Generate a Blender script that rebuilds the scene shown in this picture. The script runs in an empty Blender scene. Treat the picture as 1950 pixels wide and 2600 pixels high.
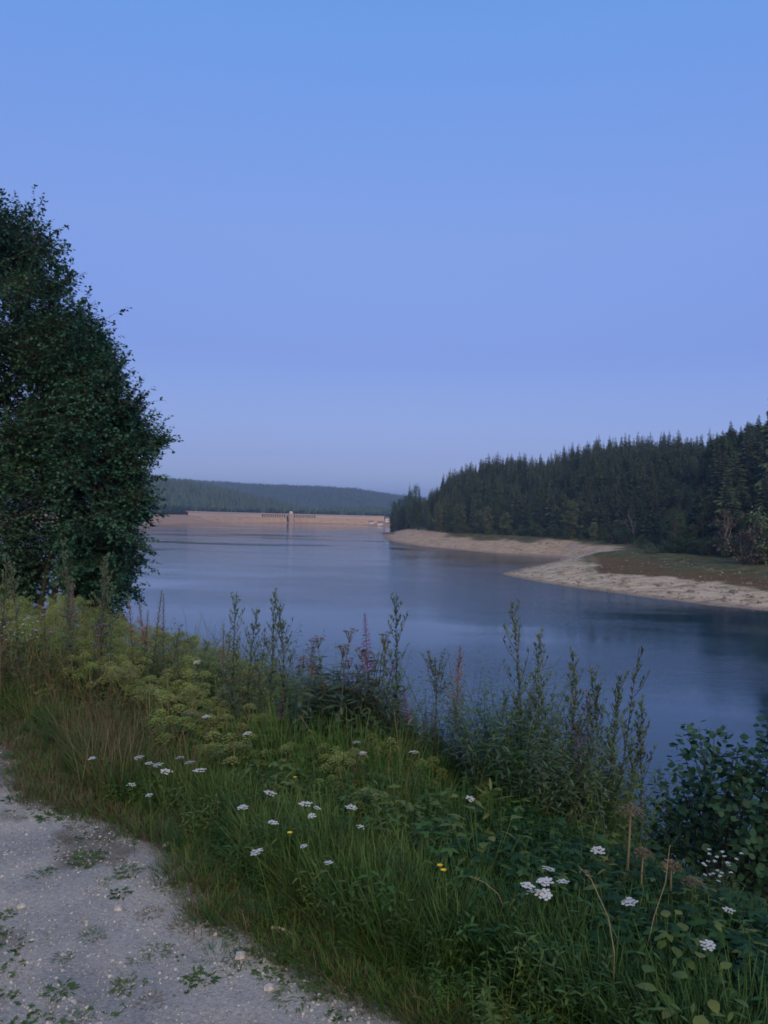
import bpy, math, random
import numpy as np
from mathutils import Vector, Matrix, noise as mnoise
R = math.radians
RNG = np.random.default_rng(7)
random.seed(7)
SC = bpy.context.scene
COL = SC.collection

# ------------------------------------------------------------------ camera
HAZE = 0.00019
EYE = 12.0                      # metres above the water
F = 1878.0                      # focal length in photograph pixels
ROLL = math.atan(0.022)
cam_data = bpy.data.cameras.new('camera')
cam = bpy.data.objects.new('camera', cam_data)
COL.objects.link(cam)
SC.camera = cam
cam_data.sensor_fit = 'VERTICAL'
cam_data.sensor_height = 36.0
cam_data.lens = F / 2600 * 36.0
cam_data.shift_y = 16 / 2600
cam_data.clip_start = 0.05
cam_data.clip_end = 60000
_r = Vector((math.cos(ROLL), 0, math.sin(ROLL)))
_u = Vector((-math.sin(ROLL), 0, math.cos(ROLL)))
cam.matrix_world = Matrix(((_r.x, _u.x, 0, 0), (0, 0, -1, 0), (_r.z, _u.z, 0, EYE), (0, 0, 0, 1)))

# ------------------------------------------------------------------ world
world = bpy.data.worlds.new("World")
SC.world = world
world.use_nodes = True
wn = world.node_tree.nodes
wl = world.node_tree.links
bg = wn['Background']
bg.inputs[1].default_value = 0.1
sky = wn.new('ShaderNodeTexSky')
sky.sky_type = 'NISHITA'
sky.sun_disc = False
sky.sun_elevation = R(2)
sky.sun_rotation = R(180)
geo = wn.new('ShaderNodeNewGeometry')
sep = wn.new('ShaderNodeSeparateXYZ')
mul = wn.new('ShaderNodeMath'); mul.operation = 'MULTIPLY'; mul.inputs[1].default_value = -1
ramp = wn.new('ShaderNodeValToRGB')
wl.new(geo.outputs['Incoming'], sep.inputs[0])
wl.new(sep.outputs[2], mul.inputs[0])
wl.new(mul.outputs[0], ramp.inputs[0])
SKY_STOPS = [(0.0, (.23, .42, .72)), (.05, (.215, .41, .80)), (.083, (.155, .295, .77)), (.21, (.10, .20, .69)),
             (.35, (.140, .25, .70)), (.559, (.095, .26, .72)), (1.0, (.03, .12, .40))]
els = ramp.color_ramp.elements
els[0].position = SKY_STOPS[0][0]; els[0].color = (*SKY_STOPS[0][1], 1)
els[1].position = 1.0; els[1].color = (*SKY_STOPS[-1][1], 1)
for p_, c_ in SKY_STOPS[1:-1]:
    e_ = els.new(p_); e_.color = (*c_, 1)
sc10 = wn.new('ShaderNodeVectorMath'); sc10.operation = 'MULTIPLY_ADD'
sc10.inputs[1].default_value = (10, 10, 10)
wl.new(ramp.outputs[0], sc10.inputs[0])
wl.new(sky.outputs[0], sc10.inputs[2])
wl.new(sc10.outputs[0], bg.inputs[0])

sun_data = bpy.data.lights.new('sun', 'SUN')
sun_data.energy = 2.7
sun_data.angle = R(50)
sun_data.color = (1.0, 0.80, 0.44)
sun = bpy.data.objects.new('sun', sun_data)
COL.objects.link(sun)
sun.location = (0, -50, 60)
sun.rotation_euler = (R(90 - 35), 0, R(15))   # the afterglow behind the camera

SC.view_settings.view_transform = 'Standard'
SC.view_settings.look = 'None'
SC.view_settings.gamma = 1
SC.view_settings.exposure = 0
SC.view_settings.use_curve_mapping = False
SC.render.engine = 'CYCLES'
SC.cycles.max_bounces = 6
SC.cycles.diffuse_bounces = 3
SC.cycles.glossy_bounces = 2
SC.cycles.transmission_bounces = 2
SC.cycles.transparent_max_bounces = 4
SC.cycles.volume_bounces = 0
SC.cycles.use_denoising = True
SC.cycles.pixel_filter_type = 'BLACKMAN_HARRIS'
SC.cycles.filter_width = 1.7

# ------------------------------------------------------------------ helpers
def ray(u, v):
    a = (u - 975) / F; b = (1316 - v) / F
    return np.array([a * _r.x + b * _u.x, 1.0, a * _r.z + b * _u.z])

def at_z(u, v, z=0.0):
    """Point where the line of sight through photograph pixel (u, v) meets height z."""
    d = ray(u, v); k = (z - EYE) / d[2]
    return np.array([d[0] * k, k, z])

def at_d(u, v, dist):
    d = ray(u, v)
    return np.array([d[0] * dist, dist, EYE + d[2] * dist])

def tag(o, label=None, cat=None, group=None, kind=None):
    if label: o['label'] = label
    if cat: o['category'] = cat
    if group: o['group'] = group
    if kind: o['kind'] = kind
    return o

def link(o, parent=None):
    COL.objects.link(o)
    if parent is not None: o.parent = parent
    return o

def empty(name, loc=(0, 0, 0), rz=0.0, scale=1.0):
    o = bpy.data.objects.new(name, None)
    o.empty_display_size = 0.1
    o.location = loc; o.rotation_euler = (0, 0, rz); o.scale = (scale,) * 3
    return link(o)

class MB:
    """Collects vertices and faces, then becomes ONE mesh."""
    def __init__(self):
        self.v = []; self.f = []; self.m = []; self.n = 0
    def add(self, verts, faces, mat=0):
        b = self.n
        self.v.extend([tuple(p) for p in verts]); self.n += len(verts)
        for f in faces: self.f.append(tuple(i + b for i in f)); self.m.append(mat)
    def box(self, c, s, mat=0):
        x, y, z = c; a, b, d = s[0] / 2, s[1] / 2, s[2] / 2
        self.add([(x - a, y - b, z - d), (x + a, y - b, z - d), (x + a, y + b, z - d), (x - a, y + b, z - d),
                  (x - a, y - b, z + d), (x + a, y - b, z + d), (x + a, y + b, z + d), (x - a, y + b, z + d)],
                 [(0, 3, 2, 1), (4, 5, 6, 7), (0, 1, 5, 4), (1, 2, 6, 5), (2, 3, 7, 6), (3, 0, 4, 7)], mat)
    def tube(self, pts, radii, sides=5, mat=0, cap=True):
        pts = [Vector(p) for p in pts]
        rings = []
        for i, p in enumerate(pts):
            a = pts[max(0, i - 1)]; b = pts[min(len(pts) - 1, i + 1)]
            t = (b - a)
            if t.length < 1e-9: t = Vector((0, 0, 1))
            t.normalize()
            ref = Vector((1, 0, 0)) if abs(t.x) < 0.8 else Vector((0, 1, 0))
            n1 = t.cross(ref).normalized(); n2 = t.cross(n1)
            rings.append([p + (n1 * math.cos(2 * math.pi * k / sides) + n2 * math.sin(2 * math.pi * k / sides)) * radii[i]
                          for k in range(sides)])
        verts = [q for r_ in rings for q in r_]
        faces = []
        for i in range(len(pts) - 1):
            for k in range(sides):
                k2 = (k + 1) % sides
                faces.append((i * sides + k, i * sides + k2, (i + 1) * sides + k2, (i + 1) * sides + k))
        if cap:
            faces.append(tuple(range((len(pts) - 1) * sides, len(pts) * sides)))
        self.add(verts, faces, mat)
    def leaf(self, base, d, length, width, up=(0, 0, 1), bend=0.25, seg=2, mat=0, peak=0.45):
        """A pointed leaf blade that droops along its length."""
        base = Vector(base); d = Vector(d).normalized(); up = Vector(up)
        side = d.cross(up)
        if side.length < 1e-3: side = d.cross(Vector((1, 0, 0.3)))
        side.normalize(); nrm = side.cross(d)
        if seg == 1:
            m = base + d * length * peak - nrm * bend * length * peak * 0.3
            tip = base + d * length - nrm * bend * length
            self.add([base, m + side * width / 2, tip, m - side * width / 2], [(0, 1, 2, 3)], mat)
            return
        vs = [base]; fs = []
        for i in range(1, seg + 1):
            t = i / (seg + 1)
            w = width / 2 * (math.sin(math.pi * min(1, t / (2 * peak))) if t < peak else math.cos(math.pi / 2 * (t - peak) / (1 - peak)) ** 0.8)
            c = base + d * length * t - nrm * bend * length * t * t
            vs += [c + side * w, c - side * w]
        vs.append(base + d * length - nrm * bend * length)
        fs.append((0, 1, 2))
        for i in range(seg - 1):
            a = 1 + 2 * i
            fs.append((a, a + 2, a + 3, a + 1))
        fs.append((1 + 2 * (seg - 1), len(vs) - 1, 2 + 2 * (seg - 1)))
        self.add(vs, fs, mat)
    def mesh(self, name, mats, smooth=False):
        me = bpy.data.meshes.new(name)
        me.from_pydata(self.v, [], self.f)
        for m_ in (mats if isinstance(mats, (list, tuple)) else [mats]): me.materials.append(m_)
        me.polygons.foreach_set('material_index', self.m)
        if smooth: me.polygons.foreach_set('use_smooth', [True] * len(self.f))
        me.update()
        return me
    def build(self, name, mats, parent=None, smooth=False):
        return link(bpy.data.objects.new(name, self.mesh(name, mats, smooth)), parent)

def copy_tree(o, parent=None):
    c = o.copy(); COL.objects.link(c)
    if parent is not None: c.parent = parent
    for ch in KIDS.get(o.name, ()):
        KIDS.setdefault(c.name, []).append(copy_tree(ch, c))
    return c
KIDS = {}
def remember(root):
    """note the children of a finished prototype (object.children walks the whole file)"""
    KIDS[root.name] = list(root.children)
    for c in root.children: remember(c)

def grid_mesh(name, X, Y, Z, mats, attr=None, smooth=True):
    h, w = X.shape
    v = np.stack([X.ravel(), Y.ravel(), Z.ravel()], 1).astype(np.float32)
    i = np.arange(h * w).reshape(h, w)
    q = np.stack([i[:-1, :-1].ravel(), i[:-1, 1:].ravel(), i[1:, 1:].ravel(), i[1:, :-1].ravel()], 1)
    me = bpy.data.meshes.new(name)
    me.vertices.add(len(v)); me.vertices.foreach_set('co', v.ravel())
    me.loops.add(q.size); me.loops.foreach_set('vertex_index', q.ravel().astype(np.int32))
    me.polygons.add(len(q)); me.polygons.foreach_set('loop_start', np.arange(0, q.size, 4, dtype=np.int32))
    me.polygons.foreach_set('use_smooth', np.full(len(q), smooth))
    for m_ in mats: me.materials.append(m_)
    for k, a in (attr or {}).items():
        at = me.attributes.new(k, 'FLOAT', 'POINT'); at.data.foreach_set('value', a.ravel().astype(np.float32))
    me.update(calc_edges=True); me.validate()
    return link(bpy.data.objects.new(name, me))

def fbm(x, y, scale, octaves=4, seed=0):
    """cheap vectorised value noise, -1..1"""
    out = np.zeros(np.shape(x)); amp = 1.0; tot = 0
    for o in range(octaves):
        px = x / scale * 2 ** o + 17.3 * (o + seed); py = y / scale * 2 ** o - 9.1 * (o + seed * 3)
        ix = np.floor(px).astype(np.int64); iy = np.floor(py).astype(np.int64)
        fx = px - ix; fy = py - iy
        fx = fx * fx * (3 - 2 * fx); fy = fy * fy * (3 - 2 * fy)
        def hsh(a, b):
            n = (a * 374761393 + b * 668265263 + seed * 982451653 + o * 1442695) & 0x7fffffff
            n = ((n ^ (n >> 13)) * 1274126177) & 0x7fffffff
            return ((n ^ (n >> 16)) & 0xffff) / 32767.5 - 1
        v_ = (hsh(ix, iy) * (1 - fx) + hsh(ix + 1, iy) * fx) * (1 - fy) + (hsh(ix, iy + 1) * (1 - fx) + hsh(ix + 1, iy + 1) * fx) * fy
        out += v_ * amp; tot += amp; amp *= 0.5
    return out / tot

def sdist(px, py, poly):
    """signed distance to a closed polygon, positive OUTSIDE"""
    px = np.asarray(px, float); py = np.asarray(py, float)
    best = np.full(px.shape, 1e18); inside = np.zeros(px.shape, bool)
    n = len(poly)
    for i in range(n):
        x1, y1 = poly[i]; x2, y2 = poly[(i + 1) % n]
        dx, dy = x2 - x1, y2 - y1
        t = np.clip(((px - x1) * dx + (py - y1) * dy) / (dx * dx + dy * dy + 1e-12), 0, 1)
        best = np.minimum(best, (px - x1 - t * dx) ** 2 + (py - y1 - t * dy) ** 2)
        c = ((y1 > py) != (y2 > py))
        with np.errstate(divide='ignore', invalid='ignore'):
            xi = dx * (py - y1) / (dy if dy != 0 else 1e-12) + x1
        inside ^= c & (px < xi)
    d = np.sqrt(best)
    return np.where(inside, -d, d)

def sstep(x, a, b):
    t = np.clip((x - a) / (b - a), 0, 1); return t * t * (3 - 2 * t)

# ------------------------------------------------------------------ materials
def new_mat(name):
    m = bpy.data.materials.new(name); m.use_nodes = True
    n = m.node_tree.nodes; l = m.node_tree.links
    return m, n, l, n['Principled BSDF']

def leaf_mat(name, cols, rough=0.6, trans=0.25, noise_scale=3.0, inst=0.6, spec=0.25):
    """foliage: colour varies from plant to plant and with a soft noise; light passes through the blade"""
    m, n, l, b = new_mat(name)
    ramp = n.new('ShaderNodeValToRGB')
    el = ramp.color_ramp.elements
    el[0].position = 0.2; el[0].color = (*cols[0], 1)
    el[1].position = 0.85; el[1].color = (*cols[-1], 1)
    for i, c in enumerate(cols[1:-1]):
        e = el.new(0.2 + 0.65 * (i + 1) / (len(cols) - 1)); e.color = (*c, 1)
    oi = n.new('ShaderNodeObjectInfo'); nz = n.new('ShaderNodeTexNoise'); tc = n.new('ShaderNodeTexCoord')
    nz.inputs['Scale'].default_value = noise_scale; nz.inputs['Detail'].default_value = 2
    l.new(tc.outputs['Object'], nz.inputs['Vector'])
    mx = n.new('ShaderNodeMath'); mx.operation = 'MULTIPLY'; mx.inputs[1].default_value = inst
    l.new(oi.outputs['Random'], mx.inputs[0])
    ma = n.new('ShaderNodeMath'); ma.operation = 'MULTIPLY_ADD'; ma.inputs[1].default_value = 1.2 - inst
    l.new(nz.outputs[0], ma.inputs[0]); l.new(mx.outputs[0], ma.inputs[2])
    l.new(ma.outputs[0], ramp.inputs[0])
    l.new(ramp.outputs[0], b.inputs['Base Color'])
    b.inputs['Roughness'].default_value = rough
    b.inputs['Specular IOR Level'].default_value = spec
    if trans > 0:
        tr = n.new('ShaderNodeBsdfTranslucent'); l.new(ramp.outputs[0], tr.inputs[0])
        mixn = n.new('ShaderNodeMixShader'); mixn.inputs[0].default_value = trans
        l.new(b.outputs[0], mixn.inputs[1]); l.new(tr.outputs[0], mixn.inputs[2])
        l.new(mixn.outputs[0], n['Material Output'].inputs[0])
    return m

def noise_mat(name, cols, scale=5.0, detail=6, rough=0.9, bump=0.0, bump_scale=None, dist=0.02, stretch=(1, 1, 1), spec=0.2, coords='Object'):
    m, n, l, b = new_mat(name)
    tc = n.new('ShaderNodeTexCoord'); mp = n.new('ShaderNodeMapping'); mp.inputs['Scale'].default_value = stretch
    nz = n.new('ShaderNodeTexNoise'); nz.inputs['Scale'].default_value = scale; nz.inputs['Detail'].default_value = detail
    nz.inputs['Roughness'].default_value = 0.65
    ramp = n.new('ShaderNodeValToRGB'); el = ramp.color_ramp.elements
    el[0].position = 0.3; el[0].color = (*cols[0], 1); el[1].position = 0.7; el[1].color = (*cols[-1], 1)
    for i, c in enumerate(cols[1:-1]):
        e = el.new(0.3 + 0.4 * (i + 1) / (len(cols) - 1)); e.color = (*c, 1)
    l.new(tc.outputs[coords], mp.inputs[0]); l.new(mp.outputs[0], nz.inputs['Vector'])
    l.new(nz.outputs[0], ramp.inputs[0]); l.new(ramp.outputs[0], b.inputs['Base Color'])
    b.inputs['Roughness'].default_value = rough; b.inputs['Specular IOR Level'].default_value = spec
    if bump:
        bp = n.new('ShaderNodeBump'); bp.inputs['Strength'].default_value = bump; bp.inputs['Distance'].default_value = dist
        n2 = n.new('ShaderNodeTexNoise'); n2.inputs['Scale'].default_value = bump_scale or scale * 3; n2.inputs['Detail'].default_value = 8
        l.new(mp.outputs[0], n2.inputs['Vector']); l.new(n2.outputs[0], bp.inputs['Height']); l.new(bp.outputs[0], b.inputs['Normal'])
    return m

# ------------------------------------------------------------------ scatter (only for masses nobody could count)
def scatter(name, protos, pts, rots, scl, idx, **tags):
    """One object whose geometry nodes place prototype meshes on its points."""
    col = bpy.data.collections.new(name + '_kinds')
    for k, me in enumerate(protos):
        col.objects.link(bpy.data.objects.new('%s_kind_%02d' % (name, k), me))
    me = bpy.data.meshes.new(name)
    me.vertices.add(len(pts)); me.vertices.foreach_set('co', np.asarray(pts, np.float32).ravel())
    a = me.attributes.new('rot', 'FLOAT_VECTOR', 'POINT'); a.data.foreach_set('vector', np.asarray(rots, np.float32).ravel())
    a = me.attributes.new('scl', 'FLOAT', 'POINT'); a.data.foreach_set('value', np.asarray(scl, np.float32))
    a = me.attributes.new('idx', 'INT', 'POINT'); a.data.foreach_set('value', np.asarray(idx, np.int32))
    o = link(bpy.data.objects.new(name, me))
    g = bpy.data.node_groups.new(name, 'GeometryNodeTree')
    g.interface.new_socket('Geometry', in_out='INPUT', socket_type='NodeSocketGeometry')
    g.interface.new_socket('Geometry', in_out='OUTPUT', socket_type='NodeSocketGeometry')
    gi = g.nodes.new('NodeGroupInput'); go = g.nodes.new('NodeGroupOutput')
    ip = g.nodes.new('GeometryNodeInstanceOnPoints'); ci = g.nodes.new('GeometryNodeCollectionInfo')
    ci.inputs['Collection'].default_value = col
    ci.inputs['Separate Children'].default_value = True; ci.inputs['Reset Children'].default_value = True
    def na(nm, t):
        q = g.nodes.new('GeometryNodeInputNamedAttribute'); q.data_type = t; q.inputs['Name'].default_value = nm; return q
    g.links.new(gi.outputs[0], ip.inputs['Points']); g.links.new(ci.outputs[0], ip.inputs['Instance'])
    ip.inputs['Pick Instance'].default_value = True
    g.links.new(na('idx', 'INT').outputs[0], ip.inputs['Instance Index'])
    g.links.new(na('rot', 'FLOAT_VECTOR').outputs[0], ip.inputs['Rotation'])
    g.links.new(na('scl', 'FLOAT').outputs[0], ip.inputs['Scale'])
    g.links.new(ip.outputs[0], go.inputs[0])
    md = o.modifiers.new('scatter', 'NODES'); md.node_group = g
    tag(o, kind='stuff', **tags)
    return o

# ------------------------------------------------------------------ the lay of the land
_e0 = at_z(0, 1945, 10.4); _e1 = at_z(1010, 2600, 10.4)
P0 = _e0[:2]
TDIR = (_e0[:2] - _e1[:2]); TDIR /= np.linalg.norm(TDIR)          # along the path, away to the left
NDIR = np.array([TDIR[1], -TDIR[0]])                                # down the bank, towards the water
SHORE_S = 18.5
def st_xy(s, t): return P0[0] + NDIR[0] * s + TDIR[0] * t, P0[1] + NDIR[1] * s + TDIR[1] * t
def xy_s(x, y): return (x - P0[0]) * NDIR[0] + (y - P0[1]) * NDIR[1]
def xy_t(x, y): return (x - P0[0]) * TDIR[0] + (y - P0[1]) * TDIR[1]

def bank_z(x, y):
    """height of the near bank: flat path, soft verge, then a steep drop to the water"""
    s = xy_s(x, y)
    z = 10.4 - 0.10 * sstep(s, 0.2, 1.6) - 0.12 * np.maximum(0, np.minimum(s - 1.2, 2.0))
    sd = np.interp(xy_t(x, y), [-4.2, -3.2, -2.0, 0.0, 2.0], [1.15, 1.45, 1.9, 2.5, 2.9])      # the drop starts nearer the path on the right
    z = z - 0.66 * np.maximum(0, s - sd) * sstep(s, sd - .3, sd + 1.0)
    z = z + 0.05 * fbm(x, y, 1.3, 3, 4) * sstep(s, 0, 1) + 0.012 * fbm(x, y, 0.35, 3, 9) + 0.25 * fbm(x, y, 6, 2, 5) * sstep(s, 3, 8)
    return z

def P(u, v): q = at_z(u, v); return (q[0], q[1])
def D(u, d): q = at_d(u, 1316, d); return (q[0], d)
DAM_L = D(545, 1150); DAM_R = D(940, 1420)
WATER = [st_xy(SHORE_S, t) for t in (-110, -60, -20, 0, 20, 60, 110, 160)]
WATER += [(-200, 330), (-330, 560), (-430, 780), P(300, 1330), P(380, 1329.5), P(450, 1329), P(520, 1328.2), P(585, 1327.6)]
WATER += [(DAM_L[0] - 6, DAM_L[1] + 8), (DAM_R[0] + 6, DAM_R[1] + 8)]
WATER += [P(915, 1333.2), P(950, 1336), P(983, 1338), D(1012, 930), D(1010, 700), D(992, 600), P(981, 1358), P(973, 1364.5),
          P(985, 1371), P(998, 1375.5), P(1030, 1381), P(1070, 1387.6), P(1130, 1393), P(1191, 1399), P(1250, 1405), P(1312, 1407.5),
          P(1372, 1410), P(1398, 1411.5), P(1428, 1414), P(1418, 1424), P(1375, 1433), P(1340, 1440), P(1314, 1446), P(1292, 1451.5), P(1274, 1456), P(1287, 1461),
          P(1342, 1473), P(1395, 1482), P(1432, 1488), P(1490, 1496), P(1553, 1503), P(1610, 1513), P(1673, 1521), P(1735, 1528),
          P(1794, 1536), P(1870, 1543), P(1950, 1551.5), P(2050, 1563), P(2400, 1600), (150, 62), (240, 0), (260, -80)]
WATER = [(float(a), float(b)) for a, b in WATER]

def shore_e(x, y):
    e = sdist(x, y, WATER)
    return e + (1.0 + 1.2 * sstep(y, 250, 300)) * fbm(x, y, 26, 3, 2) * sstep(np.abs(e), 0, 6) + 0.5 * fbm(x, y, 5, 3, 3)

def az_u(x, y): return 975 + F * x / np.maximum(y, 1)

def steepen(u, r):
    """the wooded point rises quickly from its narrow beach"""
    return 1 + 1.9 * sstep(u, 1400, 1010) * sstep(r, 330, 470) * sstep(r, 900, 700)

def eff(e, u, r):
    """distance from the water as the plants feel it: the head of the inlet is overgrown almost to the edge"""
    return np.maximum(e, 0) * steepen(u, r) + 25 * sstep(u, 1420, 1490) * sstep(r, 188, 215) * sstep(r, 330, 260) * sstep(e, 1, 14)

def land_z(x, y, e=None):
    x = np.asarray(x, float); y = np.asarray(y, float)
    if e is None: e = shore_e(x, y)
    u = az_u(x, y); r = y
    near = sstep(r, 330, 210)                                        # the spit is flatter than the far bank
    sb = (0.115 - 0.035 * near) * (1 - 0.72 * sstep(u, 1430, 1340) * sstep(r, 240, 225))      # the tip of the spit is nearly flat
    ep = eff(e, u, r)
    z = sb * np.minimum(ep, 42) + 0.06 * np.clip(ep - 42, 0, 20)
    z = np.where(e < 0, 0.12 * e, z)
    right = sstep(x, -40, 30) * sstep(r, 900, 600)
    # the wooded ridge on the right
    amp = np.interp(u, [1000, 1110, 1200, 1300, 1400, 1492, 1700, 1836, 2100], [46, 42, 50, 66, 71, 68, 54, 47, 46])
    z = z + right * amp * (1 - np.exp(-np.maximum(ep - 56, 0) / 95.0))
    far = sstep(r, 650, 900)
    # hill behind the left end of the dam, sinking to the right
    hl = np.interp(u, [-600, 100, 392, 477, 561, 645, 730, 801, 850, 1100], [50, 58, 53, 52, 41, 28, 12, -8, 6, 10])
    z = z + far * sstep(ep, 40, 360) * sstep(r, 1000, 1500) * hl
    z = z + far * 5 * sstep(ep, 20, 60)
    z = z + fbm(x, y, 60, 3, 6) * 2.5 * sstep(ep, 60, 140)
    z = z + fbm(x, y, 9, 4, 8) * 0.22 * sstep(ep, 0.5, 6) + fbm(x, y, 2.6, 3, 12) * 0.16 * sstep(ep, 0.5, 4) * sstep(r, 400, 200)
    return z

def polar_grid(us, rs):
    U, Rr = np.meshgrid(us, rs)
    return (U - 975) / F * Rr, Rr

# --- surface of the drained banks: sand, scree, dry sedge and grass by real zones
def shore_material():
    m, n, l, b = new_mat('shore_ground')
    def attr(nm):
        a = n.new('ShaderNodeAttribute'); a.attribute_name = nm; return a.outputs['Fac']
    def noise(scale, det, st=(1, 1, 1)):
        tc = n.new('ShaderNodeTexCoord'); mp = n.new('ShaderNodeMapping'); mp.inputs['Scale'].default_value = st
        q = n.new('ShaderNodeTexNoise'); q.inputs['Scale'].default_value = scale; q.inputs['Detail'].default_value = det
        q.inputs['Roughness'].default_value = 0.7
        l.new(tc.outputs['Object'], mp.inputs[0]); l.new(mp.outputs[0], q.inputs['Vector']); return q.outputs[0]
    def rmp(fac, stops):
        r_ = n.new('ShaderNodeValToRGB'); e = r_.color_ramp.elements
        e[0].position = stops[0][0]; e[0].color = (*stops[0][1], 1); e[1].position = stops[-1][0]; e[1].color = (*stops[-1][1], 1)
        for p_, c_ in stops[1:-1]:
            q = e.new(p_); q.color = (*c_, 1)
        l.new(fac, r_.inputs[0]); return r_.outputs[0]
    def mix(f, a, c):
        q = n.new('ShaderNodeMix'); q.data_type = 'RGBA'; l.new(f, q.inputs[0]); l.new(a, q.inputs[6]); l.new(c, q.inputs[7]); return q.outputs[2]
    sand = rmp(noise(0.35, 9), [(0.32, (.13, .11, .07)), (0.42, (.30, .245, .165)), (0.52, (.50, .41, .29)), (0.62, (.58, .48, .355)), (0.75, (.24, .21, .13))])
    wet = rmp(noise(0.8, 6), [(0.3, (.16, .125, .10)), (0.7, (.30, .235, .19))])
    brown = rmp(noise(0.25, 8), [(0.3, (.06, .05, .022)), (0.5, (.13, .085, .04)), (0.7, (.10, .105, .04))])
    green = rmp(noise(0.3, 8), [(0.35, (.045, .055, .025)), (0.5, (.09, .095, .042)), (0.65, (.15, .145, .075))])
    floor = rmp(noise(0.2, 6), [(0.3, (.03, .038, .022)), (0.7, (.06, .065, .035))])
    far = rmp(noise(0.06, 8), [(0.3, (.30, .19, .12)), (0.7, (.44, .29, .19))])
    c = mix(attr('far'), sand, far)
    c = mix(attr('wet'), c, wet)
    c = mix(attr('brown'), c, brown)
    c = mix(attr('green'), c, green)
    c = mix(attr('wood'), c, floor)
    l.new(c, b.inputs['Base Color'])
    b.inputs['Roughness'].default_value = 0.95; b.inputs['Specular IOR Level'].default_value = 0.1
    bp = n.new('ShaderNodeBump'); bp.inputs['Strength'].default_value = 0.7; bp.inputs['Distance'].default_value = 0.9
    l.new(noise(0.9, 9), bp.inputs['Height']); l.new(bp.outputs[0], b.inputs['Normal'])
    return m
M_SHORE = shore_material()

def land_mesh(name, us, rs, zmin_e=-25):
    X, Y = polar_grid(us, rs)
    e = shore_e(X, Y)
    Z = np.maximum(land_z(X, Y, e), -2.5)
    e = np.where(e > 0, e + 25 * sstep(az_u(X, Y), 1420, 1490) * sstep(Y, 188, 215) * sstep(Y, 330, 260) * sstep(e, 1, 14), e)
    nz = fbm(X, Y, 14, 4, 21) * 7 + fbm(X, Y, 3, 3, 22) * 2.5
    u = az_u(X, Y)
    nearz = sstep(Y, 250, 200)
    # sand track running up to the grass at the bay end of the spit
    track = np.exp(-((u - (1478 - (Y - 170) * 0.5)) / 20.0) ** 2) * nearz
    en = e + nz
    b0 = np.where(Y < 230, 19 + 34 * track, 200)
    brown = sstep(en, b0 - 1.5, b0 + 1.5) * sstep(u, 1485, 1530)
    g0 = np.where(Y < 230, 32 + 26 * track, 26 + 9 * np.exp(-((u - 1290) / 40.0) ** 2) + 16 * sstep(u, 1330, 1400))
    green = sstep(en, g0 - 3, g0 + 4) * np.where(Y > 650, 0.0, 1.0)
    green = np.maximum(green, sstep(en, 17, 21) * sstep(u, 1530, 1490) * sstep(u, 1395, 1415) * nearz * (1 - track))
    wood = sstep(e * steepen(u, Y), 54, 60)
    wet = sstep(e, 4.0, 0.6) * 0.75 * sstep(Y, 700, 500)
    far = sstep(Y, 550, 800)
    far = np.maximum(far, 0.45 * sstep(Y, 230, 270))
    o = grid_mesh(name, X, Y, Z, [M_SHORE], dict(brown=brown, green=green, wood=wood, wet=wet, far=far))
    return tag(o, kind='structure')

rs1 = np.concatenate([np.linspace(82, 250, 260), np.linspace(252, 520, 170)[1:], np.linspace(522, 900, 60)[1:]])
land_mesh('shore', np.linspace(955, 2300, 380), rs1)
rs2 = np.concatenate([np.linspace(700, 1300, 150), np.linspace(1310, 2100, 60)[1:]])
land_mesh('hillside', np.concatenate([np.linspace(-700, 350, 40), np.linspace(355, 1040, 230)]), rs2)

# far ridge
X, Y = polar_grid(np.linspace(-900, 2600, 240), np.linspace(1900, 4400, 60))
U_ = az_u(X, Y)
ridge = np.interp(U_, [-600, 300, 477, 612, 717, 814, 899, 962, 1021, 1100, 1500, 2600], [158, 152, 143, 130, 128, 126, 122, 108, 98, 90, 70, 60])
Z = sstep(Y, 1950, 3200) * ridge * (1 - 0.25 * sstep(Y, 3250, 4400)) + 8 * fbm(X, Y, 350, 4, 31) * sstep(Y, 2000, 2800)
M_HILL = noise_mat('far_woodland_floor', [(.03, .045, .03), (.055, .065, .04)], scale=0.01, coords='Object')
tag(grid_mesh('hills', X, Y, Z - 3, [M_HILL]), kind='structure')
FARX, FARY, FARZ = X, Y, Z - 3

# ground sheet far below and beyond everything
mb = MB(); mb.add([(-9000, -6000, -4), (9000, -6000, -4), (9000, 12000, -4), (-9000, 12000, -4)], [(0, 1, 2, 3)])
tag(mb.build('ground', M_HILL), kind='structure')

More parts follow.
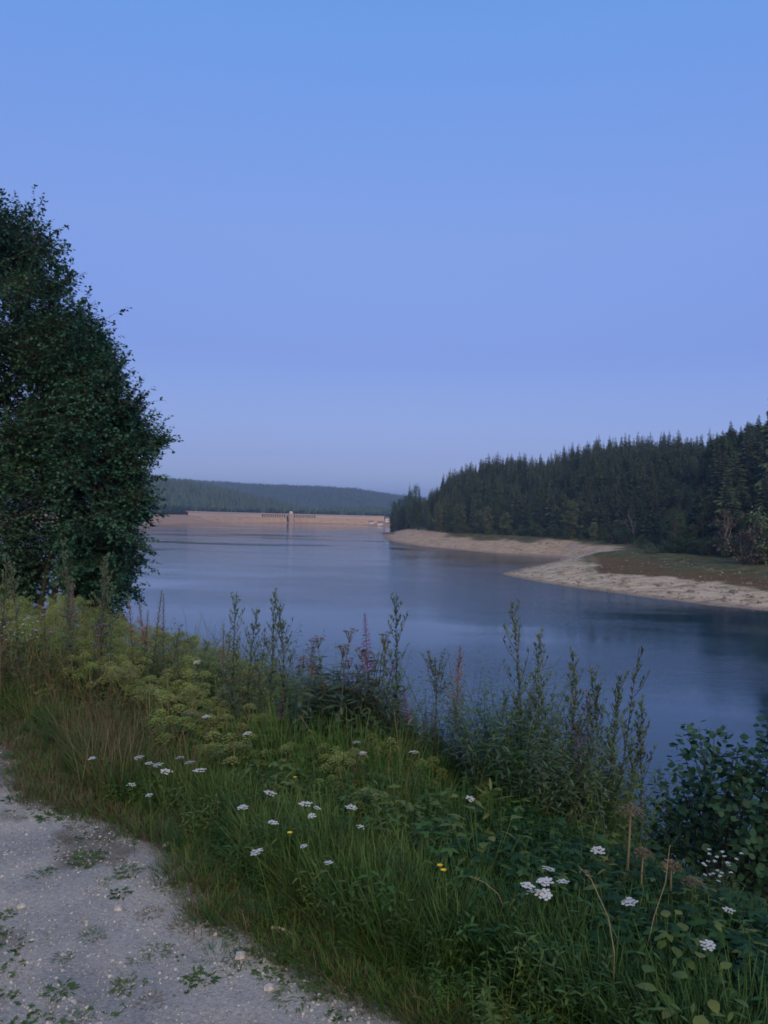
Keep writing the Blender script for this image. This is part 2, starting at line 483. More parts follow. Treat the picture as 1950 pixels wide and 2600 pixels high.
# ------------------------------------------------------------------ water
def water_material():
    m, n, l, b = new_mat('lake_water')
    b.inputs['Base Color'].default_value = (.017, .048, .075, 1)
    b.inputs['Roughness'].default_value = 0.06
    b.inputs['IOR'].default_value = 1.333
    b.inputs['Specular IOR Level'].default_value = 0.5
    tc = n.new('ShaderNodeTexCoord')
    def noise(scale, det, st, rot=0):
        mp = n.new('ShaderNodeMapping'); mp.inputs['Scale'].default_value = st; mp.inputs['Rotation'].default_value = (0, 0, rot)
        q = n.new('ShaderNodeTexNoise'); q.inputs['Scale'].default_value = scale; q.inputs['Detail'].default_value = det
        l.new(tc.outputs['Object'], mp.inputs[0]); l.new(mp.outputs[0], q.inputs['Vector']); return q.outputs[0]
    fine = noise(4.5, 5, (0.6, 1.5, 1), 0.15)
    wide = noise(0.55, 4, (0.7, 1.6, 1), -0.1)
    gust = noise(0.013, 5, (0.9, 1.7, 1), 0.5)         # cat's-paws: patches of ruffled and of calm water
    gr = n.new('ShaderNodeMapRange'); gr.inputs[1].default_value = 0.40; gr.inputs[2].default_value = 0.62
    gr.inputs[3].default_value = 0.12; gr.inputs[4].default_value = 1.1
    l.new(gust, gr.inputs[0])
    ad = n.new('ShaderNodeMath'); ad.operation = 'MULTIPLY_ADD'; ad.inputs[1].default_value = 1.2
    l.new(wide, ad.inputs[0]); l.new(fine, ad.inputs[2])
    bp = n.new('ShaderNodeBump'); bp.inputs['Distance'].default_value = 0.10
    ms = n.new('ShaderNodeMath'); ms.operation = 'MULTIPLY'; ms.inputs[1].default_value = 0.33
    l.new(gr.outputs[0], ms.inputs[0]); l.new(ms.outputs[0], bp.inputs['Strength'])
    l.new(ad.outputs[0], bp.inputs['Height']); l.new(bp.outputs[0], b.inputs['Normal'])
    rr = n.new('ShaderNodeMapRange'); rr.inputs[3].default_value = 0.02; rr.inputs[4].default_value = 0.09
    l.new(gr.outputs[0], rr.inputs[0]); l.new(rr.outputs[0], b.inputs['Roughness'])
    return m
mb = MB(); mb.add([(-900, -300, 0), (700, -300, 0), (700, 1600, 0), (-900, 1600, 0)], [(0, 1, 2, 3)])
tag(mb.build('water', water_material()), kind='structure')

# ------------------------------------------------------------------ the near bank and the path
def near_material():
    m, n, l, b = new_mat('path_and_soil')
    def noise(scale, det, rough=0.6):
        tc = n.new('ShaderNodeTexCoord'); q = n.new('ShaderNodeTexNoise'); q.inputs['Scale'].default_value = scale
        q.inputs['Detail'].default_value = det; q.inputs['Roughness'].default_value = rough
        l.new(tc.outputs['Object'], q.inputs['Vector']); return q.outputs[0]
    def rmp(fac, stops):
        r_ = n.new('ShaderNodeValToRGB'); e = r_.color_ramp.elements
        e[0].position = stops[0][0]; e[0].color = (*stops[0][1], 1); e[1].position = stops[-1][0]; e[1].color = (*stops[-1][1], 1)
        for p_, c_ in stops[1:-1]:
            q = e.new(p_); q.color = (*c_, 1)
        l.new(fac, r_.inputs[0]); return r_.outputs[0]
    gravel = rmp(noise(60, 8, 0.8), [(0.3, (.16, .168, .165)), (0.45, (.355, .37, .355)), (0.58, (.46, .45, .43)), (0.75, (.62, .61, .58))])
    patch = rmp(noise(2.2, 6), [(0.35, (.70, .70, .72)), (0.65, (1.06, 1.02, .97))])
    mm = n.new('ShaderNodeMix'); mm.data_type = 'RGBA'; mm.blend_type = 'MULTIPLY'; mm.inputs[0].default_value = 1
    l.new(gravel, mm.inputs[6]); l.new(patch, mm.inputs[7])
    soil = rmp(noise(14, 8), [(0.3, (.035, .028, .02)), (0.7, (.09, .07, .045))])
    a = n.new('ShaderNodeAttribute'); a.attribute_name = 'soil'
    mx = n.new('ShaderNodeMix'); mx.data_type = 'RGBA'
    l.new(a.outputs['Fac'], mx.inputs[0]); l.new(mm.outputs[2], mx.inputs[6]); l.new(soil, mx.inputs[7])
    l.new(mx.outputs[2], b.inputs['Base Color']); b.inputs['Roughness'].default_value = 0.95; b.inputs['Specular IOR Level'].default_value = 0.15
    bp = n.new('ShaderNodeBump'); bp.inputs['Strength'].default_value = 0.9; bp.inputs['Distance'].default_value = 0.012
    l.new(noise(75, 8, 0.75), bp.inputs['Height']); l.new(bp.outputs[0], b.inputs['Normal'])
    return m
M_NEAR = near_material()
ss = np.concatenate([np.linspace(-30, -6, 16), np.linspace(-5.9, 3.5, 260)[0:], np.linspace(3.6, 21, 60), [26, 40]])
tt = np.concatenate([np.linspace(-110, -12, 26), np.linspace(-11.6, 14, 420), np.linspace(14.5, 170, 60)])
S_, T_ = np.meshgrid(ss, tt)
X, Y = st_xy(S_, T_)
Z = bank_z(X, Y)
Z = Z + np.where(S_ < 0.6, 0.006 * fbm(X, Y, 0.06, 2, 41), 0)
edge = S_ + 0.22 * fbm(X, Y, 0.8, 4, 15) + 0.12 * fbm(X, Y, 0.15, 3, 16)
soil = sstep(edge, 0.0, 0.22)
moss = fbm(X, Y, .42, 4, 61) - .10 - .30 * np.clip(-S_ / 1.5, 0, 1.4)
soil = np.maximum(soil, .62 * sstep(moss, 0, .14) * (S_ > -3))
for dx, dy, rad in ((0, 0, 0),):
    pass
grid = grid_mesh('bank', X, Y, np.maximum(Z, -3), [M_NEAR], dict(soil=soil))
tag(grid, kind='structure')

# ------------------------------------------------------------------ dam
M_STONE = noise_mat('dam_masonry_orange', [(.32, .225, .15), (.44, .315, .22), (.50, .37, .28)], scale=0.12, stretch=(1, 1, 3), rough=0.9, bump=0.2, dist=0.3)
M_STONE2 = noise_mat('dam_masonry_pale', [(.42, .33, .29), (.52, .43, .38)], scale=0.15, stretch=(1, 1, 3), rough=0.9)
M_DARKREC = noise_mat('dam_recess_shade', [(.025, .022, .02), (.05, .042, .038)], scale=0.4)  # near-black colour stands in for the shade inside the dam openings
M_WHITE = noise_mat('white_render', [(.66, .64, .62), (.76, .74, .72)], scale=0.8)
M_ROOFT = noise_mat('roof_tile', [(.20, .12, .10), (.26, .16, .12)], scale=1.0)
M_WINDOW = noise_mat('dark_window', [(.03, .035, .045), (.05, .055, .07)], scale=1.0, rough=0.2)
dl = Vector((DAM_L[0], DAM_L[1], 0)); dr = Vector((DAM_R[0], DAM_R[1], 0))
dlen = (dr - dl).length; ddir = (dr - dl).normalized(); dnrm = Vector((ddir.y, -ddir.x, 0))   # towards the water
CREST = 16.3
def dpt(a, out, z):
    k = a / dlen
    return dl + ddir * a + dnrm * (out - 22 * 4 * k * (1 - k)) + Vector((0, 0, z))
dam = empty('dam', dpt(dlen / 2, 0, 0))
tag(dam, 'long low masonry dam with orange-brown water face closing the far end of the lake', 'dam')
inv = Matrix.Translation(-dam.location)
def dam_strip(mb, a0, a1, prof, n=12, mat=0):
    """a length of wall with the closed cross-section prof = [(out, z), ...]"""
    m_ = len(prof); vs = []
    for i in range(n + 1):
        a = a0 + (a1 - a0) * i / n
        vs += [inv @ dpt(a, o_, z_) for o_, z_ in prof]
    fs = []
    for i in range(n):
        for k in range(m_):
            k2 = (k + 1) % m_
            fs.append((i * m_ + k, (i + 1) * m_ + k, (i + 1) * m_ + k2, i * m_ + k2))
    fs.append(tuple(range(m_))); fs.append(tuple(range(n * m_, n * m_ + m_))[::-1])
    mb.add(vs, fs, mat)
mb = MB(); dam_strip(mb, -60, dlen + 30, [(0, -3), (3.2, -3), (1.2, 9.6), (0, 9.6)], 40); mb.build('water_face', M_STONE, dam)
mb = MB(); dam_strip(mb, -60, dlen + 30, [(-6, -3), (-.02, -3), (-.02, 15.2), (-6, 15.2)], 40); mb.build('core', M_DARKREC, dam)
u2a = lambda u: (lambda q: (q - Vector((dl.x, dl.y, 0))).dot(ddir))(Vector((*_hit(u), 0)))
def _hit(u):
    t = (u - 975) / F                      # x = t*y meets the dam line
    k = (t * dl.y - dl.x) / (ddir.x - t * ddir.y)
    q = dl + ddir * k
    return q.x, q.y
aL0, aL1, aR0, aR1 = u2a(682), u2a(745), u2a(766), u2a(819)
aT = u2a(756)
mb = MB()
for a0, a1 in ((-60, aL0), (aL1, aR0), (aR1, dlen + 30)):
    dam_strip(mb, a0, a1, [(0, 9.6), (1.5, 9.6), (1.2, 14.6), (0, 14.6)], 10)
mb.build('upper_band', M_STONE2, dam)
for a0, a1 in ((aL0, aL1), (aR0, aR1)):
    npier = max(8, round((a1 - a0) / 4.1)); w = (a1 - a0) / npier
    for i in range(npier + 1):
        c = a0 + i * w
        if i in (0, npier): continue
        mb = MB(); dam_strip(mb, c - 0.75, c + 0.75, [(0, 9.6), (1.7, 9.6), (1.4, 14.6), (0, 14.6)], 1); mb.build('pier', M_STONE2, dam)
mb = MB(); dam_strip(mb, -60, dlen + 30, [(-6, 14.6 + .62), (-6, CREST), (1.9, CREST), (1.9, 14.62), (0, 14.62), (0, 15.22)], 40); mb.build('parapet', M_STONE2, dam)
mb = MB()
dam_strip(mb, aT - 5, aT + 5, [(1, -2), (7, -2), (6, CREST - .2), (1, CREST - .2)], 1); mb.build('valve_tower', M_STONE, dam)
for q in (-7.4, 6.0):
    mb = MB(); dam_strip(mb, aT + q, aT + q + 1.6, [(1, -2), (6.5, -2), (3, 13), (1, 13)], 1); mb.build('dark_slot', M_DARKREC, dam)  # solid dark strips beside the tower; the slots' shade is in their colour
mb = MB(); dam_strip(mb, aT - 2.2, aT + 2.2, [(2.5, CREST + .01), (6, CREST + .01), (6, CREST + 2.4), (2.5, CREST + 2.4)], 1); cab = mb.build('gatehouse', M_WHITE, dam)
mb = MB(); dam_strip(mb, aT - 2.7, aT + 2.7, [(2, CREST + 2.42), (6.6, CREST + 2.42), (4.3, CREST + 4.0)], 1); mb.build('roof', M_WHITE, cab)

# ------------------------------------------------------------------ houses beyond the right end of the dam
def house(u, d, w, h, label, turn):
    x, y = D(u, d); z = float(land_z(x, y)) - 0.3
    r_ = empty('house', (x, y, z), turn); tag(r_, label, 'house', 'small houses beyond the right end of the dam')
    mb = MB(); mb.box((0, 0, h / 2), (w, w * .7, h)); mb.add([(-w / 2, -w * .35, h), (w / 2, -w * .35, h), (w / 2, w * .35, h), (-w / 2, w * .35, h), (-w / 2, 0, h + w * .3), (w / 2, 0, h + w * .3)], [(0, 4, 3), (1, 2, 5)])
    mb.build('wall', M_WHITE, r_)
    mb = MB(); e = w / 2 + .4
    for s_ in (-1, 1):
        a = [(-e, s_ * (w * .35 + .5), h - .35), (e, s_ * (w * .35 + .5), h - .35), (e, 0, h + w * .3 + .05), (-e, 0, h + w * .3 + .05)]
        mb.add(a + [(p[0], p[1], p[2] + .25) for p in a], [(0, 1, 2, 3), (4, 5, 6, 7), (0, 1, 5, 4), (1, 2, 6, 5), (3, 0, 4, 7)])
    mb.build('roof', M_ROOFT, r_)
    for q in (-.28, 0, .28):
        mb = MB(); mb.box((q * w, -w * .35 - .03, h * .55), (w * .13, .08, h * .3)); mb.build('window', M_WINDOW, r_)
house(943, 1390, 8, 5, 'small white house among trees at the right end of the dam', 0.4)
house(966, 1120, 7, 4, 'small white hut low on the bank right of the dam', -0.3)
house(984, 1180, 7, 6, 'pale house half hidden by dark trees above the right bank of the dam', 0.2)

# ------------------------------------------------------------------ tree kinds
M_BARK = noise_mat('bark_grey_brown', [(.07, .055, .045), (.13, .11, .09)], scale=4, bump=.5, dist=.02, stretch=(1, 1, .25))
M_BARK_PALE = noise_mat('bark_pale', [(.20, .17, .14), (.32, .28, .24)], scale=3, bump=.4, dist=.02, stretch=(1, 1, .3))
M_SPRUCE = leaf_mat('spruce_needles', [(.026, .060, .038), (.045, .085, .052), (.068, .115, .066), (.095, .14, .082), (.08, .12, .075)], trans=.1, noise_scale=.12, inst=.75, rough=.8)
M_BROAD = leaf_mat('broadleaf_foliage', [(.034, .080, .036), (.060, .115, .048), (.10, .155, .065)], trans=.2, noise_scale=.4, inst=.6, rough=.7)
M_BROADPALE = leaf_mat('broadleaf_foliage_pale', [(.11, .16, .075), (.15, .20, .095), (.19, .23, .115)], trans=.2, noise_scale=.4, inst=.5, rough=.7)
M_RUSSET = leaf_mat('russet_foliage', [(.10, .085, .055), (.13, .10, .07), (.15, .12, .08)], trans=.15, noise_scale=.4, inst=.5)

def spruce_parts(h, rb, whorls, seed, gap=0.06, per=9):
    rg = random.Random(seed)
    tr = MB(); tr.tube([(0, 0, -.8), (0, 0, h * .5), (0, 0, h * .98)], [h * .011, h * .007, .03], 6)
    cr = MB()
    for i in range(whorls):
        t = i / (whorls - 1)
        z = h * (gap + (1 - gap) * (t ** 0.92))
        rad = rb * ((1 - t) ** 0.68) * rg.uniform(.72, 1.12) + .12
        nb = max(4, int(per * (1 - .4 * t)))
        a0 = rg.uniform(0, 6.3)
        for k in range(nb):
            a = a0 + 6.283 * k / nb + rg.uniform(-.25, .25)
            L = rad * rg.uniform(.65, 1.2)
            el = -.42 + .75 * t + rg.uniform(-.12, .12)
            d = Vector((math.cos(a), math.sin(a), el)); zz = z + rg.uniform(-.3, .3) * h / whorls
            cr.leaf((0, 0, zz), d, L, L * .5, bend=.12, seg=1, peak=.6)
            sd = Vector((-math.sin(a), math.cos(a), 0))
            cr.leaf((0, 0, zz), d, L * .95, L * .34, up=sd, bend=rg.uniform(-.05, .05), seg=1, peak=.55)
            for s_ in (-1, 1):
                q = Vector((0, 0, zz)) + d.normalized() * L * .5
                cr.leaf(q, d + sd * s_ * .8 + Vector((0, 0, -.35)), L * .42, L * .2, bend=.3, seg=1)
    cr.leaf((0, 0, h * .95), (0, 0, 1), h * .06, .18, up=(1, 0, 0), bend=0, seg=1)
    cr.leaf((0, 0, h * .95), (0, 0, 1), h * .06, .18, up=(0, 1, 0), bend=0, seg=1)
    return tr, cr

def broad_parts(h, rx, seed, clumps=38, per=55, leaf=.42, low=.18, shape=1.0, spread=.30, stems=1):
    rg = random.Random(seed)
    tr = MB()
    cr = MB()
    for s_ in range(stems):
        ox = rg.uniform(-.3, .3) * (stems > 1) * rx; oy = rg.uniform(-.3, .3) * (stems > 1) * rx
        tr.tube([(ox * .2, oy * .2, -.6), (ox, oy, h * .4), (ox * 1.3, oy * 1.3, h * .85)], [h * .016, h * .010, h * .003], 6)
    for c in range(clumps):
        t = low + (1 - low) * ((c + rg.random()) / clumps)
        w = rx * (math.sin(math.pi * min(1, max(.03, (t - low * .7) / (1 - low * .7))) ** shape)) ** .6
        a = rg.uniform(0, 6.283); rr = w * rg.uniform(.35, .95)
        c0 = Vector((math.cos(a) * rr, math.sin(a) * rr, h * t * .95))
        cs = rx * spread * rg.uniform(.7, 1.3)
        tr.tube([(0, 0, max(0, c0.z - cs * 2)), c0 * .55 + Vector((0, 0, c0.z * .4)), c0], [h * .006, h * .004, h * .0015], 4, cap=False)
        for k in range(per):
            p = Vector((rg.gauss(0, 1), rg.gauss(0, 1), rg.gauss(0, .75)))
            p = p.normalized() * cs * rg.uniform(.35, 1.15)
            d = Vector((rg.uniform(-1, 1), rg.uniform(-1, 1), rg.uniform(-.7, .5)))
            cr.leaf(c0 + p, d, leaf * rg.uniform(.7, 1.4), leaf * rg.uniform(.55, .8), up=(rg.uniform(-.5, .5), rg.uniform(-.5, .5), 1), bend=.15, seg=1)
    return tr, cr

def bare_parts(h, seed, leafy=0):
    rg = random.Random(seed); tr = MB(); cr = MB()
    def grow(p, d, L, r_, lvl):
        pts = [p]; q = p.copy(); dd = d.copy()
        for i in range(4):
            dd = (dd + Vector((rg.uniform(-.25, .25), rg.uniform(-.25, .25), rg.uniform(-.05, .18)))).normalized()
            q = q + dd * L / 4; pts.append(q.copy())
        tr.tube(pts, [r_ * (1 - .17 * i) for i in range(5)], 5 if lvl < 2 else 3, cap=False)
        if lvl < 3:
            for k in range(4 + lvl):
                i = rg.randint(1, 4)
                nd = (dd + Vector((rg.uniform(-1, 1), rg.uniform(-1, 1), rg.uniform(-.1, .6)))).normalized()
                grow(pts[i], nd, L * rg.uniform(.4, .62), r_ * .42, lvl + 1)
        if lvl >= 2:
            for k in range(leafy):
                cr.leaf(pts[rg.randint(1, 4)], (rg.uniform(-1, 1), rg.uniform(-1, 1), rg.uniform(-1, .5)), .4, .25, seg=1)
    grow(Vector((0, 0, -.3)), Vector((.05, 0, 1)), h * .62, h * .017, 0)
    return tr, cr

def as_one(tr, cr, name, mt, mc):
    m_ = MB(); m_.add(tr.v, tr.f, 0); m_.add(cr.v, cr.f, 1); return m_.mesh(name, [mt, mc])

def tree_proto(name, tr, cr, mt, mc, crown='crown'):
    r_ = empty(name)
    tr.build('trunk', mt, r_)
    if cr.n: cr.build(crown, mc, r_)
    remember(r_)
    return r_
SPR = [spruce_parts(22, 3.6, 24, 1), spruce_parts(24, 3.3, 26, 2), spruce_parts(20, 4.0, 21, 3), spruce_parts(23, 3.7, 25, 4, gap=.12)]
BRD = [broad_parts(13, 3.6, 11), broad_parts(15, 4.2, 12, clumps=46), broad_parts(11, 4.2, 13, low=.1)]
BIR = [broad_parts(14, 2.0, 21, clumps=54, per=70, leaf=.34, spread=.42, low=.03), broad_parts(12, 2.3, 22, clumps=50, per=70, leaf=.34, low=.02, spread=.42)]
SHR = [broad_parts(4.2, 2.8, 31, clumps=20, per=60, leaf=.3, low=.05, stems=3), broad_parts(3.2, 2.6, 32, clumps=18, per=60, leaf=.28, low=.03, stems=3), broad_parts(5.5, 3.0, 33, clumps=24, per=60, leaf=.32, low=.05, stems=3)]

# ------------------------------------------------------------------ forest on the right
def last_r(u, e0):
    r_ = np.linspace(100, 620, 900); x = (u - 975) / F * r_
    e = sdist(x, r_, WATER); e = np.where(e > 0, eff(e, np.full(x.shape, float(u)), r_), e); w = np.nonzero(e < e0)[0]
    w = w[r_[w] < 560]
    return float(r_[w[-1]]) if len(w) else 150.0

def on_ground(x, y): return float(land_z(x, y))
cand = []
rg = random.Random(5)
yy = 150.0
while yy < 640:
    step = 4.6 if yy < 330 else 5.2
    xx = -5.0
    while xx < yy * .62:
        cand.append((xx + rg.uniform(-2, 2), yy + rg.uniform(-2, 2))); xx += step
    yy += step
cand = np.array(cand)
ce = shore_e(cand[:, 0], cand[:, 1]); cu = az_u(cand[:, 0], cand[:, 1])
cef = eff(ce, cu, cand[:, 1])
keep = (cef > 56) & (ce < 215 + 0 * cu) & (cu > 990) & (cu < 2120)
cand = cand[keep]; ce = cef[keep]; cu = cu[keep]
cz = land_z(cand[:, 0], cand[:, 1])
order = np.argsort(np.hypot(cand[:, 0], cand[:, 1]))
protos_s = [tree_proto('spruce_tree', a, b, M_BARK, M_SPRUCE) for a, b in SPR]
protos_b = [tree_proto('broadleaf_tree', a, b, M_BARK, M_BROAD) for a, b in BRD]
protos_i = [tree_proto('birch_tree', a, b, M_BARK, M_BROADPALE) for a, b in BIR]
protos_h = [tree_proto('shrub', a, b, M_BARK, M_BROAD, 'foliage') for a, b in SHR]
used = set()
def plant(protos, k, x, y, s, label, cat, group, rz=None, z=None, sxy=None):
    p = protos[k % len(protos)]
    if p.name not in used: o = p; used.add(p.name)
    else: o = copy_tree(p)
    o.location = (x, y, on_ground(x, y) - .15 if z is None else z)
    o.rotation_euler = (0, 0, rg.uniform(0, 6.28) if rz is None else rz)
    o.scale = ((sxy or s), (sxy or s), s)
    tag(o, label, cat, group)
    return o
n_s = n_b = 0; rest = []
specials = []
for i in order:
    x, y = cand[i]; e = ce[i]; u = cu[i]
    inframe = 985 < u < 1990
    frontrow = e < 72
    broad = rg.random() < (.55 if frontrow else .50 if u > 1330 else .30)
    s = rg.uniform(.50, .92) * (1 if e > 80 else .9)
    if u < 1120: s *= .78
    if u > 1815 and y < 330 and not broad: s *= 1.25
    sx_ = s * rg.uniform(1.25, 1.8)
    marks = [(1060, 'above the far point'), (1140, 'by the leftmost pale tree'), (1270, 'behind the slim yellowish tree'), (1400, 'left of the tallest pale tree'), (1500, 'behind the tallest pale tree'),
             (1600, 'left of the forked dead tree'), (1700, 'right of the forked dead tree'), (1815, 'left of the russet tree'), (9999, 'near the right edge')]
    where = next(w_ for q_, w_ in marks if u < q_)
    if inframe and not broad and n_s < 262:
        n_s += 1
        row = 'front row' if e < 66 else 'second row' if e < 78 else 'lower slope' if e < 105 else 'upper slope'
        plant(protos_s, rg.randint(0, 3), x, y, s, 'dark spruce on the far forest %s, %s' % (row, where), 'spruce', 'spruces of the forest across the water', sxy=sx_)
    elif inframe and broad and n_b < 170:
        n_b += 1
        lab = 'rounded green tree %s the far forest, %s' % ('at the foot of' if e < 72 else 'among the spruces of', where)
        plant(protos_b, rg.randint(0, 2), x, y, s * 1.05, lab, 'tree', 'broadleaf trees of the forest across the water')
    else:
        rest.append((x, y, cz[i] - .2, s * 1.1, rg.randint(4, 6) if broad else rg.randint(0, 3)))
FOREST_KINDS = [as_one(a, b, 'forest_spruce', M_BARK, M_SPRUCE) for a, b in SPR] + [as_one(a, b, 'forest_broadleaf', M_BARK, M_BROAD) for a, b in BRD]
rest = np.array(rest)
nr = len(rest)
scatter('forest', FOREST_KINDS, rest[:, :3], np.stack([np.zeros(nr), np.zeros(nr), RNG.uniform(0, 6.28, nr)], 1), rest[:, 3], rest[:, 4],
        label='dense dark conifer forest filling the ridge across the water behind the nearest trees', cat='forest')

# single trees and bushes one can point at
def at_edge(u, e0, topv, h0, protos, k, label, cat, group=None, sx=1.0):
    r_ = last_r(u, e0); x = (u - 975) / F * r_; zb = on_ground(x, r_) - .15
    zt = at_d(u, topv, r_)[2]; s = max(.2, (zt - zb) / h0)
    return plant(protos, k, x, r_, s, label, cat, group, sxy=s * sx)
G1 = 'pale trees in front of the far forest'
at_edge(1113, 50, 1275, 14, protos_i, 0, 'narrow grey-green tree before the dark forest, leftmost of the pale trees', 'birch', G1, 1.25)
at_edge(1166, 49, 1277, 14, protos_i, 0, 'bushy pale green tree before the forest, second pale tree from the far point', 'birch', G1, 1.5)
at_edge(1216, 52, 1294, 12, protos_i, 1, 'short pale tree standing close on the left of the slim yellowish one', 'birch', G1, 1.25)
at_edge(1239, 48, 1283, 14, protos_i, 0, 'slim yellowish green tree tapering to a point in front of the dark forest', 'birch', G1, 1.25)
at_edge(1284, 50, 1300, 12, protos_i, 1, 'mid green bushy tree just right of the slim yellowish tree', 'birch', G1, 1.4)
at_edge(1449, 50, 1268, 14, protos_i, 0, 'tallest pale green tree, standing where the far bank meets the spit', 'birch', G1, 1.4)
at_edge(1508, 50, 1325, 12, protos_i, 1, 'small rounded pale tree above the grass right of the tallest pale tree', 'birch', G1, 1.2)
dead = [bare_parts(15, 41), bare_parts(14, 42, 5), bare_parts(9, 43)]
protos_d = [tree_proto('dead_tree', dead[0][0], dead[0][1], M_BARK_PALE, M_RUSSET), tree_proto('russet_tree', dead[1][0], dead[1][1], M_BARK_PALE, M_RUSSET)]
at_edge(1612, 56, 1288, 15, protos_d[:1], 0, 'bare dead tree with pale forked stems in front of the dark forest', 'dead tree')
at_edge(1835, 54, 1240, 14, protos_d[1:], 0, 'half bare tree with thin russet foliage near the right edge of the forest', 'tree', sx=1.3)
pr = [tree_proto('shrub', *SHR[0], M_BARK, M_RUSSET, 'foliage'), tree_proto('shrub', *SHR[2], M_BARK, M_BROADPALE, 'foliage')]
at_edge(1890, 48, 1345, 4.2, pr[:1], 0, 'large rounded russet bush at the foot of the half bare russet tree', 'bush', sx=1.1)
at_edge(1935, 52, 1300, 5.5, pr[1:], 0, 'tall yellow-green bush beside the right edge of the photo below the spruces', 'bush')
O_ = ['first', 'second', 'third', 'fourth', 'fifth', 'sixth', 'seventh', 'eighth', 'ninth']
ORD2 = O_ + ['tenth', 'eleventh', 'twelfth', 'thirteenth', 'fourteenth', 'fifteenth', 'sixteenth', 'seventeenth', 'eighteenth', 'nineteenth']
for t_, c_ in (('twenty', 'twentieth'), ('thirty', 'thirtieth'), ('forty', 'fortieth'), ('fifty', 'fiftieth')): ORD2 += [c_] + [t_ + '-' + q_ for q_ in O_]
G2 = 'bushes along the foot of the far forest'
for k, u in enumerate(np.linspace(1020, 1960, 58)):
    uu = u + rg.uniform(-8, 8); e0 = 51 + rg.uniform(-2, 6); r_ = last_r(uu, e0)
    x = (uu - 975) / F * r_
    lab = 'low bush at the foot of the far forest, %s in its row from the left' % ORD2[k]
    plant(protos_h, rg.randint(0, 2), x, r_, rg.uniform(.7, 1.35), lab, 'bush', G2)

G4 = 'trees on the tip of the far point'
for k in range(16):
    u = 996 + k * 4.6 + rg.uniform(-1.5, 1.5); r_ = 545 - k * 4 + rg.uniform(-12, 12); tv = 1283 - k * 2.4 + rg.uniform(-9, 9) - (22 if k == 9 else 0)
    x = (u - 975) / F * r_; zb = max(.8, on_ground(x, r_)) - .2; zt = at_d(u, tv, r_)[2]; sp = k % 3 == 0 or k == 9
    plant(protos_s if sp else protos_b, k, x, r_, (zt - zb) / (22 if sp else 13), ('spire of spruce' if sp else 'rounded dark tree') + ' at the tip of the far point, %s tree from the left' % ORD2[k], 'tree', G4, sxy=(.7 if sp else 1.1))
# right-hand skyline group of tall near spruces
protos_t = [tree_proto('spruce_tree', *spruce_parts(34, 5.0, 46, 51, per=15), M_BARK, M_SPRUCE), tree_proto('spruce_tree', *spruce_parts(34, 4.4, 50, 52, per=14), M_BARK, M_SPRUCE)]
G3 = 'tall near spruces at the right edge'
for u, tv, r_, lab in ((1958, 965, 215, 'very tall spruce cut by the right photo edge, its top far above the ridge'),
                       (1921, 1052, 285, 'tall spruce just left of the tallest one at the right edge'),
                       (1893, 1068, 300, 'tall broad-topped spruce, middle of the raised group at the right edge'),
                       (1850, 1068, 305, 'slim pointed spruce clear of the ridge, leftmost of the raised group at the right')):
    x = (u - 975) / F * r_; zb = on_ground(x, r_) - .2; zt = at_d(u, tv, r_)[2]
    plant(protos_t, rg.randint(0, 1), x, r_, (zt - zb) / 34, lab, 'spruce', G3)

protos_w = [tree_proto('broadleaf_tree', *broad_parts(26, 5.5, 61, clumps=90, per=95, leaf=.55, spread=.26), M_BARK, M_BROAD), tree_proto('broadleaf_tree', *broad_parts(26, 6.2, 62, clumps=95, per=95, leaf=.55, spread=.26), M_BARK, M_BROAD)]
for k in range(26):
    u = 1800 + k * 7.6; r_ = rg.uniform(235, 330); tv = 1106 - max(0, (u - 1835)) * .32 + rg.uniform(-14, 12); x = (u - 975) / F * r_
    zb = on_ground(x, r_) - .2; zt = at_d(u, tv, r_)[2]; sp = k % 2 == 0
    plant(protos_t if sp else protos_w, k // 2, x, r_, (zt - zb) / (34 if sp else 26), ('spruce' if sp else 'rounded tree') + ' in the raised wood at the right edge, %s from the left there' % ORD2[k], 'tree', 'trees of the raised wood at the right edge')

# ------------------------------------------------------------------ woods on the far hills
def tiny(seed, h, r_, n):
    m_ = MB(); g_ = random.Random(seed)
    m_.tube([(0, 0, -1), (0, 0, h * .3)], [.3, .2], 4, mat=0)
    for i in range(n):
        z = h * (.1 + .8 * i / n); w = r_ * (1 - i / n) ** .8 + .3
        k = 6; vs = [(0, 0, z + h * 1.6 / n)]; 
        for j in range(k):
            a = 6.283 * j / k + g_.random(); q = w * g_.uniform(.6, 1.25); vs.append((math.cos(a) * q, math.sin(a) * q, z - g_.uniform(0, .8)))
        m_.add(vs, [(0, 1 + j, 1 + (j + 1) % k) for j in range(k)], 1)
    return m_.mesh('distant_tree', [M_BARK, M_SPRUCE])
def round_tree(seed, h):
    m_ = MB(); g_ = random.Random(seed)
    m_.tube([(0, 0, -1), (0, 0, h * .4)], [.3, .2], 4, mat=0)
    for k in range(110):
        d = Vector((g_.gauss(0, 1), g_.gauss(0, 1), g_.gauss(0, 1))).normalized() * g_.uniform(.6, 1)
        p = Vector((d.x * h * .35, d.y * h * .35, h * .58 + d.z * h * .42))
        m_.leaf(p, (g_.uniform(-1, 1), g_.uniform(-1, 1), g_.uniform(-.5, .5)), 1.9, 1.5, seg=1, mat=1)
    return m_.mesh('distant_round_tree', [M_BARK, M_BROAD])
DIST = [tiny(1, 20, 3.4, 9), tiny(2, 23, 3.2, 10), tiny(3, 18, 3.6, 8), round_tree(4, 14), round_tree(5, 12)]
pts = []
n_ = 14000
us = RNG.uniform(330, 1035, n_); rs = np.sqrt(RNG.uniform(860 ** 2, 1720 ** 2, n_))
x = (us - 975) / F * rs; e = shore_e(x, rs); z = land_z(x, rs, e)
behind = rs > np.interp(us, [545, 940], [1190, 1370])
k = (e > 62) & ((us < 548) | behind | (us > 945)) 
